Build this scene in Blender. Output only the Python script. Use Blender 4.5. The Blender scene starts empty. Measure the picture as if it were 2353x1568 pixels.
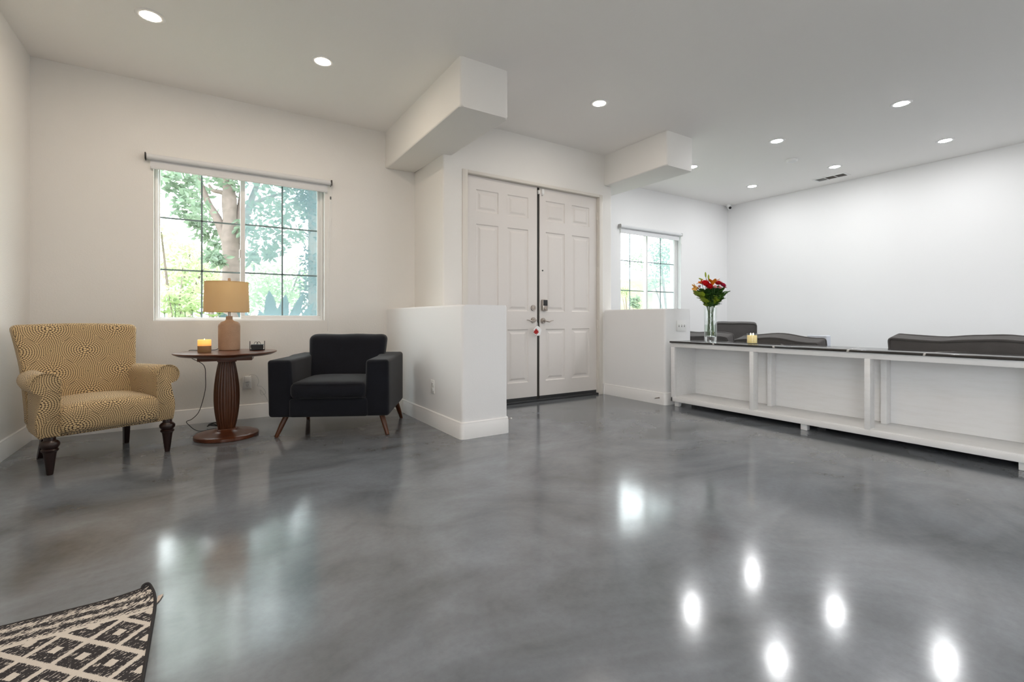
import bpy, bmesh, math, random
from math import pi, sin, cos, radians
from mathutils import Vector, Matrix, noise

random.seed(7)
S = bpy.context.scene
COL = S.collection

# ------------------------------------------------------------------ camera, world, exposure
W_PX, H_PX, F_PX, HORIZON, YAW, EYE = 2353.0, 1568.0, 1092.5, 732.6, radians(32.9), 0.94
cd = bpy.data.cameras.new('camera')
cam = bpy.data.objects.new('camera', cd); COL.objects.link(cam)
cd.sensor_width = 36.0; cd.sensor_fit = 'HORIZONTAL'
cd.lens = 36.0 * F_PX / W_PX
cd.shift_y = -(H_PX / 2 - HORIZON) / W_PX
cd.clip_start = 0.05; cd.clip_end = 400
cam.location = (0, 0, EYE)
cam.rotation_euler = (pi / 2, 0, -YAW)
S.camera = cam

wd = bpy.data.worlds.new('sky'); S.world = wd; wd.use_nodes = True
bg = wd.node_tree.nodes['Background']
bg.inputs[0].default_value = (0.93, 0.965, 1.0, 1)
bg.inputs[1].default_value = 6.2

S.view_settings.view_transform = 'Standard'
S.view_settings.look = 'None'
S.view_settings.exposure = 0.56
S.view_settings.gamma = 1.0
S.view_settings.use_curve_mapping = False
try:
    S.cycles.use_denoising = True
    S.cycles.max_bounces = 12; S.cycles.diffuse_bounces = 6; S.cycles.glossy_bounces = 6
    S.cycles.transmission_bounces = 10; S.cycles.transparent_max_bounces = 24
    S.cycles.caustics_reflective = False; S.cycles.caustics_refractive = False
    S.cycles.sample_clamp_indirect = 8.0
except Exception:
    pass
LAMP_L = 172.0          # radiance of a downlight lens
WARM = (1.0, 0.84, 0.69); NEUT = (1.0, 0.91, 0.81); COOL = (0.98, 0.985, 1.0)

def at(x, y, Y):
    """world point on the plane Y seen at a picture position"""
    R = Vector((cos(YAW), -sin(YAW), 0)); Fw = Vector((sin(YAW), cos(YAW), 0))
    d = R * ((x - W_PX / 2) / F_PX) + Vector((0, 0, 1)) * ((HORIZON - y) / F_PX) + Fw
    return Vector((0, 0, EYE)) + d * (Y / d.y)

# ------------------------------------------------------------------ material helpers
class NT:
    def __init__(s, name):
        s.m = bpy.data.materials.new(name); s.m.use_nodes = True
        s.t = s.m.node_tree; s.b = s.t.nodes['Principled BSDF']; s.out = s.t.nodes['Material Output']
    def n(s, typ, **kw):
        o = s.t.nodes.new(typ)
        for k, v in kw.items(): setattr(o, k, v)
        return o
    def l(s, a, b): s.t.links.new(a, b)
    def put(s, v, sock):
        if hasattr(v, 'links') or hasattr(v, 'is_output'): s.l(v, sock)
        else: sock.default_value = v
    def math(s, op, a, b=0.0, c=None, clamp=False):
        o = s.n('ShaderNodeMath', operation=op); o.use_clamp = clamp
        s.put(a, o.inputs[0]); s.put(b, o.inputs[1])
        if c is not None: s.put(c, o.inputs[2])
        return o.outputs[0]
    def coord(s, which='Object', scale=(1, 1, 1), rot=(0, 0, 0)):
        c = s.n('ShaderNodeTexCoord'); m = s.n('ShaderNodeMapping')
        m.inputs['Scale'].default_value = scale; m.inputs['Rotation'].default_value = rot
        s.l(c.outputs[which], m.inputs[0]); return m.outputs[0]
    def noise(s, vec, scale, detail=3, rough=.5, dist=0.0):
        o = s.n('ShaderNodeTexNoise'); s.l(vec, o.inputs['Vector'])
        o.inputs['Scale'].default_value = scale; o.inputs['Detail'].default_value = detail
        o.inputs['Roughness'].default_value = rough; o.inputs['Distortion'].default_value = dist
        return o.outputs['Fac']
    def ramp(s, f, stops):
        o = s.n('ShaderNodeValToRGB'); s.l(f, o.inputs[0]); e = o.color_ramp.elements
        while len(e) < len(stops): e.new(.5)
        for i, (p, c) in enumerate(stops):
            e[i].position = p; e[i].color = (c[0], c[1], c[2], 1)
        return o.outputs[0]
    def mix(s, f, a, b):
        o = s.n('ShaderNodeMix', data_type='RGBA')
        s.put(f, o.inputs[0])
        s.put(a if hasattr(a, 'is_output') else (*a[:3], 1), o.inputs[6]); s.put(b if hasattr(b, 'is_output') else (*b[:3], 1), o.inputs[7])
        return o.outputs[2]
    def bump(s, h, strength=.3, dist=.01):
        o = s.n('ShaderNodeBump'); o.inputs['Strength'].default_value = strength; o.inputs['Distance'].default_value = dist
        s.l(h, o.inputs['Height']); s.l(o.outputs[0], s.b.inputs['Normal'])
    def set(s, **kw):
        for k, v in kw.items():
            sock = s.b.inputs[k.replace('_', ' ')]
            if hasattr(v, 'is_output'): s.l(v, sock)
            else: sock.default_value = v

def plain(name, col, rough=.5, metal=0.0, var=0.06, nscale=30, bump=0.0, bscale=200, emit=None, es=0, spec=.5, sheen=0):
    k = NT(name); v = k.coord()
    f = k.noise(v, nscale, 4)
    c = k.mix(f, tuple(max(0, x * (1 - var)) for x in col), tuple(x * (1 + var) for x in col))
    k.set(Base_Color=c, Roughness=rough, Metallic=metal)
    k.b.inputs['Specular IOR Level'].default_value = spec
    if sheen: k.b.inputs['Sheen Weight'].default_value = sheen
    if bump: k.bump(k.noise(v, bscale, 2), bump, .002)
    if emit:
        k.b.inputs['Emission Color'].default_value = (*emit, 1); k.b.inputs['Emission Strength'].default_value = es
    return k.m

def paint(name, col, bump=.22, bs=95):
    k = NT(name); v = k.coord()
    k.set(Base_Color=k.mix(k.noise(v, .8, 2), tuple(x * .985 for x in col), col), Roughness=.62)
    k.b.inputs['Specular IOR Level'].default_value = .35
    h = k.ramp(k.noise(v, bs, 3, .6), [(.42, (0, 0, 0)), (.62, (1, 1, 1))])
    k.bump(h, bump, .0015)
    return k.m

M = {}
M['wall'] = paint('wall_paint', (.80, .785, .755))
M['wallr'] = paint('wall_paint_cool', (.80, .80, .80), .1)
M['ceil'] = paint('ceiling_paint', (.89, .87, .845), .12, 60)
M['trim'] = plain('trim_paint', (.80, .795, .785), .35, var=.01)
M['door'] = plain('door_paint', (.72, .685, .655), .42, var=.012)
M['frame'] = plain('door_frame_paint', (.70, .665, .61), .45, var=.015)
M['vinyl'] = plain('window_vinyl', (.78, .78, .775), .35, var=.01)
M['muntin'] = plain('muntin_grey', (.22, .27, .29), .5, var=.03)
M['dark'] = plain('weatherstrip', (.018, .014, .010), .5, var=.2)
M['darkrub'] = plain('door_sweep', (.03, .032, .035), .45, var=.2)
M['black'] = plain('black_metal', (.012, .012, .013), .45, var=.1)
M['nickel'] = plain('satin_nickel', (.44, .39, .35), .30, 1.0, var=.03)
M['wplast'] = plain('white_plastic', (.80, .80, .79), .35, var=.01)
M['wfabric'] = plain('blind_fabric', (.68, .69, .70), .8, var=.02, bump=.1)
M['slot'] = plain('outlet_slot', (.10, .10, .10), .5)
M['lens'] = plain('camera_lens', (.006, .006, .008), .12)

def concrete():
    k = NT('polished_concrete'); v = k.coord()
    a = k.noise(v, .8, 5, .55, 1.8); b = k.noise(k.coord(scale=(1, 1.5, 1), rot=(0, 0, .5)), 1.5, 5, .5, 1.6)
    f = k.math('ADD', k.math('MULTIPLY', a, .62), k.math('MULTIPLY', b, .38))
    c = k.ramp(f, [(.30, (.078, .082, .087)), (.44, (.140, .151, .166)), (.55, (.182, .198, .220)), (.70, (.240, .263, .294))])
    sp = k.ramp(k.noise(v, 38, 4, .7), [(.30, (.90, .90, .90)), (.6, (1, 1, 1))])
    m = k.n('ShaderNodeMix', data_type='RGBA', blend_type='MULTIPLY'); m.inputs[0].default_value = 1
    k.l(c, m.inputs[6]); k.l(sp, m.inputs[7])
    k.set(Base_Color=m.outputs[2])
    r = k.math('MULTIPLY_ADD', k.noise(v, 1.7, 4), .06, .105)
    k.set(Roughness=r)
    k.b.inputs['IOR'].default_value = 1.70
    k.bump(k.math('ADD', k.noise(v, 5.5, 2), k.math('MULTIPLY', k.noise(v, 160, 2), .09)), .045, .01)
    return k.m
M['floor'] = concrete()

def wood(name, dark, light, scale=9, rough=.35, axis=(1, 1, .12)):
    k = NT(name); v = k.coord(scale=axis)
    f = k.noise(v, scale, 6, .62, 2.5); g = k.noise(v, scale * 9, 2)
    k.set(Base_Color=k.mix(k.math('MULTIPLY_ADD', g, .35, k.math('MULTIPLY', f, .7)), dark, light), Roughness=rough)
    return k.m
M['mahog'] = wood('reddish_wood', (.035, .008, .003), (.15, .042, .012), 8, .3, (.25, 1, 1))
M['mahogv'] = wood('reddish_wood_column', (.022, .006, .002), (.13, .040, .011), 10, .33, (1, 1, .1))
M['espresso'] = wood('espresso_wood', (.006, .002, .0015), (.024, .007, .005), 12, .28)
M['walnut'] = wood('walnut_leg', (.035, .010, .003), (.13, .040, .011), 16, .35)

def dotted():
    k = NT('dotted_upholstery'); c = k.n('ShaderNodeTexCoord'); sx = k.n('ShaderNodeSeparateXYZ')
    k.l(c.outputs['UV'], sx.inputs[0]); x, y = sx.outputs[0], k.math('SUBTRACT', sx.outputs[1], .12)
    # rings of dots round staggered centres, wide at the centre and finer outwards
    mt = k.math
    cx, cy = mt('DIVIDE', x, .37), mt('DIVIDE', y, .30)
    ax_, ay_ = mt('SUBTRACT', mt('FRACT', mt('ADD', cx, 50.5)), .5), mt('SUBTRACT', mt('FRACT', mt('ADD', cy, 50.5)), .5)
    bx_, by_ = mt('SUBTRACT', mt('FRACT', mt('ADD', cx, 50.0)), .5), mt('SUBTRACT', mt('FRACT', mt('ADD', cy, 50.0)), .5)
    def ln(p_, q_): return mt('SQRT', mt('ADD', mt('MULTIPLY', p_, p_), mt('MULTIPLY', q_, q_)))
    sel = mt('LESS_THAN', ln(ax_, ay_), ln(bx_, by_)); inv = mt('SUBTRACT', 1.0, sel)
    dx_ = mt('ADD', mt('MULTIPLY', ax_, sel), mt('MULTIPLY', bx_, inv)); dy_ = mt('ADD', mt('MULTIPLY', ay_, sel), mt('MULTIPLY', by_, inv))
    rr = mt('MULTIPLY', ln(dx_, dy_), .30)
    A_, B_ = 62.0, 235.0
    rho = mt('ADD', mt('MULTIPLY', rr, A_), mt('MULTIPLY', mt('MULTIPLY', rr, rr), B_))
    kk = mt('FLOOR', rho); kc = mt('ADD', kk, .5)
    rk = mt('DIVIDE', mt('SUBTRACT', mt('SQRT', mt('MULTIPLY_ADD', kc, 4 * B_, A_ * A_)), A_), 2 * B_)
    nk = mt('ROUND', mt('MULTIPLY', mt('MULTIPLY', rk, 2 * pi), mt('MULTIPLY_ADD', rk, 2 * B_, A_)))
    th = mt('MULTIPLY_ADD', mt('ARCTAN2', dy_, dx_), 1 / (2 * pi), .5)
    p = mt('SUBTRACT', mt('FRACT', mt('ADD', mt('MULTIPLY', th, nk), mt('MULTIPLY', kk, .5))), .5); q = mt('SUBTRACT', mt('FRACT', rho), .5)
    r = ln(p, q)
    f = k.ramp(r, [(.39, (1, 1, 1)), (.48, (0, 0, 0))])
    g = k.noise(k.coord('UV'), 700, 2)
    lightc = k.mix(g, (.56, .39, .19), (.72, .54, .30))
    k.set(Base_Color=k.mix(f, (.05, .026, .014), lightc), Roughness=.85)
    k.b.inputs['Sheen Weight'].default_value = .15
    k.bump(f, .25, .001)
    return k.m
M['dots'] = dotted()

def fabric(name, c0, c1, scale=600, rough=.9, sheen=.3, bs=.3):
    k = NT(name); v = k.coord()
    k.set(Base_Color=k.mix(k.math('ADD', k.math('MULTIPLY', k.noise(v, scale, 2), .6), k.math('MULTIPLY', k.noise(v, 9, 4), .4)), c0, c1), Roughness=rough)
    k.b.inputs['Sheen Weight'].default_value = sheen
    k.b.inputs['Specular IOR Level'].default_value = .2
    k.bump(k.noise(v, scale, 2), bs, .0012)
    return k.m
M['navy'] = fabric('charcoal_chenille', (.0005, .0006, .0012), (.011, .013, .020), 230, sheen=.12, bs=.5)
M['grey'] = fabric('grey_linen', (.055, .051, .050), (.125, .117, .114), 500, sheen=.04)
M['pipe'] = fabric('grey_linen_piping', (.04, .037, .036), (.10, .094, .09), 500)
M['shade'] = fabric('lamp_shade_linen', (.68, .50, .27), (.86, .69, .42), 700, sheen=0)
_k = M['shade'].node_tree; _b = _k.nodes['Principled BSDF']; _t = _k.nodes.new('ShaderNodeBsdfTranslucent'); _t.inputs[0].default_value = (.95, .74, .42, 1); _m = _k.nodes.new('ShaderNodeMixShader'); _m.inputs[0].default_value = .35
_k.links.new(_b.outputs[0], _m.inputs[1]); _k.links.new(_t.outputs[0], _m.inputs[2]); _k.links.new(_m.outputs[0], _k.nodes['Material Output'].inputs[0])
M['ceramic'] = fabric('speckled_stoneware', (.24, .13, .07), (.66, .46, .32), 330, rough=.6, sheen=0)
M['jarcloth'] = fabric('tan_candle_glass', (.24, .13, .06), (.42, .26, .13), 500, rough=.5, sheen=0)

def whitewood():
    k = NT('painted_white_wood'); v = k.coord(scale=(1, .12, 1))
    f = k.noise(v, 40, 5, .6)
    k.set(Base_Color=k.ramp(f, [(.25, (.765, .76, .75)), (.5, (.80, .80, .798)), (.8, (.82, .82, .82))]), Roughness=.42)
    k.bump(k.noise(v, 60, 4), .06, .002)
    return k.m
M['wood'] = whitewood()
def marble():
    k = NT('black_marble'); v = k.coord()
    w = k.n('ShaderNodeTexWave'); w.inputs['Scale'].default_value = .55; w.inputs['Distortion'].default_value = 7; w.inputs['Detail'].default_value = 4
    w.bands_direction = 'Y'; k.l(v, w.inputs[0])
    f = k.ramp(w.outputs['Fac'], [(.0, (1, 1, 1)), (.0015, (0, 0, 0)), (1, (0, 0, 0))])
    k.set(Base_Color=k.mix(f, k.mix(k.noise(v, 12, 5), (.010, .009, .009), (.055, .050, .047)), (.55, .52, .5)), Roughness=.13)
    return k.m
M['marble'] = marble()

def pane(name, tint=(.97, 1, .99), refl=1.0, haze=0.0):
    k = NT(name); t = k.t; t.nodes.remove(k.b)
    tr = k.n('ShaderNodeBsdfTransparent'); tr.inputs[0].default_value = (*tint, 1)
    gl = k.n('ShaderNodeBsdfGlossy'); gl.inputs['Roughness'].default_value = .01
    fr = k.n('ShaderNodeFresnel'); ge = k.n('ShaderNodeNewGeometry'); k.l(k.math('MULTIPLY_ADD', ge.outputs['Backfacing'], 1 / 1.45 - 1.45, 1.45), fr.inputs[0])
    mx = k.n('ShaderNodeMixShader'); k.l(k.math('MULTIPLY', fr.outputs[0], refl), mx.inputs[0]); k.l(tr.outputs[0], mx.inputs[1]); k.l(gl.outputs[0], mx.inputs[2])
    k.l(mx.outputs[0], k.out.inputs[0]); return k.m
M['pane'] = pane('window_glass')
def screen():
    k = NT('insect_screen'); t = k.t; t.nodes.remove(k.b)
    tr = k.n('ShaderNodeBsdfTransparent'); d = k.n('ShaderNodeBsdfTranslucent'); d.inputs[0].default_value = (.12, .17, .19, 1)
    d2 = k.n('ShaderNodeBsdfDiffuse'); d2.inputs[0].default_value = (.2, .26, .28, 1)
    a = k.n('ShaderNodeAddShader'); k.l(d.outputs[0], a.inputs[0]); k.l(d2.outputs[0], a.inputs[1])
    mx = k.n('ShaderNodeMixShader'); mx.inputs[0].default_value = .34
    k.l(tr.outputs[0], mx.inputs[1]); k.l(a.outputs[0], mx.inputs[2]); k.l(mx.outputs[0], k.out.inputs[0]); return k.m
M['screen'] = screen()
def glass(name, col=(1, 1, 1), ior=1.45):
    k = NT(name); k.set(Base_Color=(*col, 1), Roughness=0.0); k.b.inputs['Transmission Weight'].default_value = 1; k.b.inputs['IOR'].default_value = ior
    return k.m
M['vglass'] = pane('vase_glass', (.985, 1, .995), 1.5)
M['solidglass'] = glass('thick_glass')
M['water'] = pane('vase_water', (.90, .95, .90), .9)

def emis(name, col, s):
    k = NT(name); k.set(Base_Color=(*col, 1), Roughness=.5)
    k.b.inputs['Emission Color'].default_value = (*col, 1); k.b.inputs['Emission Strength'].default_value = s; return k.m

# ------------------------------------------------------------------ mesh helpers
def finish(bm, angle=38):
    bmesh.ops.recalc_face_normals(bm, faces=bm.faces)
    lim = radians(angle)
    for f in bm.faces: f.smooth = True
    for e in bm.edges:
        e.smooth = not (len(e.link_faces) == 2 and e.calc_face_angle(0) > lim) and len(e.link_faces) == 2

def boxuv(bm):
    uv = bm.loops.layers.uv.verify()
    for f in bm.faces:
        n = f.normal; a = max(range(3), key=lambda i: abs(n[i]))
        for lp in f.loops:
            c = lp.vert.co
            lp[uv].uv = (c.y, c.z) if a == 0 else ((c.x, c.z) if a == 1 else (c.x, c.y))

def obj(name, bm, mat, parent=None, loc=None, rz=None, label=None, uv=False, angle=38, recalc=True):
    if recalc: finish(bm, angle)
    if uv: bm.normal_update(); boxuv(bm)
    me = bpy.data.meshes.new(name); bm.to_mesh(me); bm.free()
    for x in (mat if isinstance(mat, (list, tuple)) else [mat]): me.materials.append(x)
    o = bpy.data.objects.new(name, me); COL.objects.link(o)
    if parent: o.parent = parent
    if loc is not None: o.location = loc
    if rz is not None: o.rotation_euler = (0, 0, rz)
    if label: o['label'] = label
    return o

def tag(o, label, cat, group=None, kind=None):
    o['label'] = label; o['category'] = cat
    if group: o['group'] = group
    if kind: o['kind'] = kind
    return o
def thing(name, label, cat, loc=(0, 0, 0), rz=0, group=None):
    o = bpy.data.objects.new(name, None); COL.objects.link(o); o.location = loc; o.rotation_euler = (0, 0, rz)
    o.empty_display_size = .1
    return tag(o, label, cat, group)
def struct(o): o['kind'] = 'structure'; return o
def dup(o, parent=None, loc=None, rz=None, label=None):
    c = o.copy(); COL.objects.link(c)
    if parent: c.parent = parent
    if loc is not None: c.location = loc
    if rz is not None: c.rotation_euler = (0, 0, rz)
    if label: c['label'] = label
    for ch in list(o.children): dup(ch, c)
    return c

def NB(): return bmesh.new()
def box(bm, x0, x1, y0, y1, z0, z1, bev=0.0, seg=2, mi=0):
    m = Matrix.Translation(((x0 + x1) / 2, (y0 + y1) / 2, (z0 + z1) / 2)) @ Matrix.Diagonal((abs(x1 - x0), abs(y1 - y0), abs(z1 - z0), 1))
    r = bmesh.ops.create_cube(bm, size=1, matrix=m)
    vs = r['verts']
    if mi:
        for f in {f for v in vs for f in v.link_faces}: f.material_index = mi
    if bev:
        es = list({e for v in vs for e in v.link_edges})
        bmesh.ops.bevel(bm, geom=es, offset=bev, segments=seg, affect='EDGES', profile=.5)
    return bm
def rbox(bm, x0, x1, y0, y1, z0, z1, r=.03, n=6, k=3, warp=None):
    """rounded, evenly gridded box with an optional warp of its points"""
    c = Vector(((x0 + x1) / 2, (y0 + y1) / 2, (z0 + z1) / 2)); h = [abs(x1 - x0) / 2, abs(y1 - y0) / 2, abs(z1 - z0) / 2]
    rr = min(r, min(h) * .999)
    def ax(H):
        t = [-H + rr * (1 - cos(pi / 2 * i / k)) * 1.0 for i in range(k)]
        inner = [-(H - rr) + 2 * (H - rr) * i / n for i in range(n + 1)]
        return t + inner + [-q for q in reversed(t)]
    A = [ax(q) for q in h]; cache = {}
    def vert(p):
        key = tuple(round(q, 6) for q in p)
        if key in cache: return cache[key]
        inn = Vector([max(-(h[i] - rr), min(h[i] - rr, p[i])) for i in range(3)])
        d = Vector(p) - inn
        if d.length > 1e-9: d.normalize()
        q = c + inn + d * rr
        if warp: q = Vector(warp(q.x, q.y, q.z))
        cache[key] = bm.verts.new(q); return cache[key]
    for a in range(3):
        b, d = (a + 1) % 3, (a + 2) % 3
        for sgn in (-1, 1):
            for i in range(len(A[b]) - 1):
                for j in range(len(A[d]) - 1):
                    ps = []
                    for ii, jj in ((0, 0), (1, 0), (1, 1), (0, 1)):
                        p = [0, 0, 0]; p[a] = sgn * h[a]; p[b] = A[b][i + ii]; p[d] = A[d][j + jj]; ps.append(vert(p))
                    if len(set(ps)) >= 3:
                        try: bm.faces.new([v for k2, v in enumerate(ps) if v not in ps[:k2]])
                        except ValueError: pass
    return bm
def lathe(bm, prof, seg=32, center=(0, 0), flute=None, cap=True):
    rings = []
    for r, z in prof:
        ring = []
        for i in range(seg):
            a = 2 * pi * i / seg; q = r * (flute(a, z) if flute else 1)
            ring.append(bm.verts.new((center[0] + q * cos(a), center[1] + q * sin(a), z)))
        rings.append(ring)
    for A, B in zip(rings, rings[1:]):
        for i in range(seg): bm.faces.new((A[i], A[(i + 1) % seg], B[(i + 1) % seg], B[i]))
    if cap:
        if prof[0][0] > 1e-5: bm.faces.new(list(reversed(rings[0])))
        if prof[-1][0] > 1e-5: bm.faces.new(rings[-1])
    return bm
def tube(bm, pts, r, seg=8, closed=False):
    pts = [Vector(p) for p in pts]; n = len(pts); rings = []; up = None
    for i, p in enumerate(pts):
        if closed: t = pts[(i + 1) % n] - pts[i - 1]
        else: t = pts[min(i + 1, n - 1)] - pts[max(i - 1, 0)]
        t.normalize()
        if up is None:
            up = t.orthogonal().normalized()
        up = (up - t * up.dot(t))
        up = up.normalized() if up.length > 1e-6 else t.orthogonal().normalized()
        s = t.cross(up); rad = r(i / (n - 1)) if callable(r) else r
        rings.append([bm.verts.new(p + (up * cos(2 * pi * k / seg) + s * sin(2 * pi * k / seg)) * rad) for k in range(seg)])
    rg = rings + ([rings[0]] if closed else [])
    for A, B in zip(rg, rg[1:]):
        for k in range(seg): bm.faces.new((A[k], A[(k + 1) % seg], B[(k + 1) % seg], B[k]))
    if not closed: bm.faces.new(list(reversed(rings[0]))); bm.faces.new(rings[-1])
    return bm
def spline(P, n=8):
    P = [Vector(p) for p in P]; out = []
    for i in range(len(P) - 1):
        a = P[max(i - 1, 0)]; b = P[i]; c = P[i + 1]; d = P[min(i + 2, len(P) - 1)]
        for k in range(n):
            t = k / n
            out.append(.5 * ((2 * b) + (c - a) * t + (2 * a - 5 * b + 4 * c - d) * t * t + (3 * b - a - 3 * c + d) * t ** 3))
    return out + [P[-1]]
def prism(bm, plan, z0, z1, top_bev=0, bot_bev=0, seg=3, axis='z'):
    """plan polygon extruded; optional bevel round the top or bottom rim"""
    def P(p, z): return (p[0], p[1], z) if axis == 'z' else ((p[0], z, p[1]) if axis == 'y' else (z, p[0], p[1]))
    lo = [bm.verts.new(P(p, z0)) for p in plan]; hi = [bm.verts.new(P(p, z1)) for p in plan]; n = len(plan)
    fl = bm.faces.new(list(reversed(lo))); fh = bm.faces.new(hi)
    for i in range(n): bm.faces.new((lo[i], lo[(i + 1) % n], hi[(i + 1) % n], hi[i]))
    for f, b in ((fh, top_bev), (fl, bot_bev)):
        if b: bmesh.ops.bevel(bm, geom=list(f.edges), offset=b, segments=seg, affect='EDGES', profile=.5)
    return bm
def rpoly(pts, radii, seg=5):
    """polygon with rounded corners"""
    out = []; n = len(pts)
    for i, p in enumerate(pts):
        r = radii[i] if isinstance(radii, (list, tuple)) else radii
        p = Vector(p); a = Vector(pts[i - 1]) - p; b = Vector(pts[(i + 1) % n]) - p
        if r <= 0: out.append(tuple(p)); continue
        a.normalize(); b.normalize(); ang = a.angle(b) if a.length and b.length else pi
        d = r / math.tan(ang / 2); s = p + a * d; e = p + b * d
        for k in range(seg + 1):
            t = k / seg; out.append(tuple((s * (1 - t) ** 2 + p * 2 * t * (1 - t) + e * t * t)))
    return out
def merge(bm, d=1e-5): bmesh.ops.remove_doubles(bm, verts=bm.verts, dist=d); return bm
def disc(bm, c, r, n, seg=24, thick=.004):
    """small cylinder about axis n"""
    q = Vector((0, 0, 1)).rotation_difference(Vector(n).normalized()).to_matrix().to_4x4()
    bmesh.ops.create_cone(bm, cap_ends=True, segments=seg, radius1=r, radius2=r, depth=thick, matrix=Matrix.Translation(c) @ q)
    return bm

# ------------------------------------------------------------------ room
CH, YW, XL, XR, YB = 2.975, 5.12, -1.135, 7.95, -3.4
YD = 4.36                                   # entry wall face
WT = .22

def holed(bm, x0, x1, z0, z1, holes, ya, yb):
    xs = sorted({x0, x1} | {q for h in holes for q in h[:2]}); zs = sorted({z0, z1} | {q for h in holes for q in h[2:]})
    def inside(cx, cz): return any(h[0] < cx < h[1] and h[2] < cz < h[3] for h in holes)
    faces = []; vs = {}
    def v(x, z):
        if (x, z) not in vs: vs[(x, z)] = bm.verts.new((x, ya, z))
        return vs[(x, z)]
    for i in range(len(xs) - 1):
        for j in range(len(zs) - 1):
            if not inside((xs[i] + xs[i + 1]) / 2, (zs[j] + zs[j + 1]) / 2):
                faces.append(bm.faces.new((v(xs[i], zs[j]), v(xs[i + 1], zs[j]), v(xs[i + 1], zs[j + 1]), v(xs[i], zs[j + 1]))))
    r = bmesh.ops.extrude_face_region(bm, geom=faces)
    for e in r['geom']:
        if isinstance(e, bmesh.types.BMVert): e.co.y = yb
    return bm
b = NB(); box(b, XL - .3, XR + .3, YB - .3, YW + .21, -.10, 0); struct(obj('floor', b, M['floor']))
b = NB(); box(b, XL - .3, XR + .3, YB - .3, YW + .3, CH, CH + .12); struct(obj('ceiling', b, M['ceil']))
b = NB(); holed(b, YB, YW, 0, CH, [(-2.7, -.3, .5, 2.25)], 0, .15)  # opening out of view, added to let sky light into the room
for v_ in b.verts: v_.co = Vector((XL - v_.co.y, v_.co.x, v_.co.z))
struct(obj('wall_left', b, M['wall']))
b = NB(); box(b, XR, XR + .15, YB, YW, 0, CH); struct(obj('wall_right', b, M['wallr']))

W1 = (-.367, 1.032, .918, 2.34); W2 = (5.262, 6.66, .918, 2.34)
b = NB(); holed(b, XL - .15, 2.0, 0, CH, [W1], YW, YW + WT); struct(obj('wall_front', b, M['wall']))
b = NB(); holed(b, 4.30, XR + .15, 0, CH, [W2], YW, YW + WT); struct(obj('wall_front_right', b, M['wallr']))
b = NB(); holed(b, XL - .15, XR + .15, 0, CH, [(5.2, 6.8, .9, 2.2)], YB - .2, YB); struct(obj('wall_back', b, M['wallr']))  # unseen window opening, added behind the camera for extra daylight
# entry wall with the double-door opening
DX0, DX1, DZ = 2.262, 4.118, 2.452
b = NB()
prism(b, rpoly([(2.0, YW + WT), (2.0, YD), (DX0, YD), (DX0, YD + .2), (2.14, YD + .2), (2.14, YW + WT)], [0, .022, 0, 0, 0, 0]), 0, CH)
box(b, DX0, DX1, YD, YD + .2, DZ, CH)
prism(b, rpoly([(4.32, YW + WT), (4.18, YW + WT), (4.18, YD + .2), (DX1, YD + .2), (DX1, YD), (4.32, YD)], [0, 0, 0, 0, 0, .022]), 0, CH)
struct(obj('wall_entry', b, M['wall']))
# low walls and boxed beams
b = NB(); prism(b, rpoly([(1.68, YW), (1.68, 3.312), (2.10, 3.312), (2.10, YD), (2.0, YD), (2.0, YW)], [0, .028, .028, 0, 0, 0]), 0, 1.05, top_bev=.018)
struct(obj('wall_half_left', b, M['wallr']))
b = NB(); prism(b, rpoly([(4.20, YD), (4.20, 3.43), (4.64, 3.43), (4.64, YW), (4.32, YW), (4.32, YD)], [0, .028, .028, 0, 0, 0]), 0, 1.05, top_bev=.018)
struct(obj('wall_half_right', b, M['wallr']))
b = NB(); prism(b, rpoly([(1.66, YW), (1.66, 3.30), (2.10, 3.30), (2.10, YD), (2.0, YD), (2.0, YW)], [0, .028, .028, 0, 0, 0]), 2.585, CH, bot_bev=.018)
struct(obj('trim_1', b, M['wall'])); bpy.data.objects['trim_1']['label'] = 'boxed beam over the left low wall'
b = NB(); prism(b, rpoly([(4.19, YD), (4.19, 3.40), (4.63, 3.40), (4.63, YW), (4.32, YW), (4.32, YD)], [0, .028, .028, 0, 0, 0]), 2.60, CH, bot_bev=.018)
struct(obj('trim_2', b, M['wall'])); bpy.data.objects['trim_2']['label'] = 'boxed beam over the right low wall'

def baseboard(name, path, closed=False, mat='trim', rnd=0):
    """profile swept round a plan path; the face lies to the right of the walking direction"""
    prof = [(0, 0), (.016, 0), (.016, .108), (.012, .116), (.012, .126), (.006, .132), (0, .132)]
    b = NB(); P = [Vector(p) for p in path]; rings = []
    for i, p in enumerate(P):
        d0 = (P[i] - P[i - 1]).normalized() if i else None; d1 = (P[i + 1] - P[i]).normalized() if i < len(P) - 1 else None
        if d0 is None: d0 = d1
        if d1 is None: d1 = d0
        n0 = Vector((d0.y, -d0.x)); n1 = Vector((d1.y, -d1.x)); m = (n0 + n1).normalized(); s = 1 / max(.3, m.dot(n0))
        rings.append([b.verts.new((p.x + m.x * q * s, p.y + m.y * q * s, z)) for q, z in prof])
    for A, B in zip(rings, rings[1:]):
        for k in range(len(prof) - 1): b.faces.new((A[k], B[k], B[k + 1], A[k + 1]))
    b.faces.new(rings[0]); b.faces.new(list(reversed(rings[-1])))
    return struct(obj(name, b, M[mat], angle=30))
baseboard('baseboard_left', [(XL, YB), (XL, YW)])
baseboard('baseboard_front', [(XL + .016, YW), (1.664, YW)])
hl = rpoly([(1.68, YW - .016), (1.68, 3.312), (2.10, 3.312), (2.10, YD)], [0, .028, .028, 0]); baseboard('baseboard_half_left', list(hl))
baseboard('baseboard_entry', [(4.165, YD), (4.184, YD)])
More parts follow.
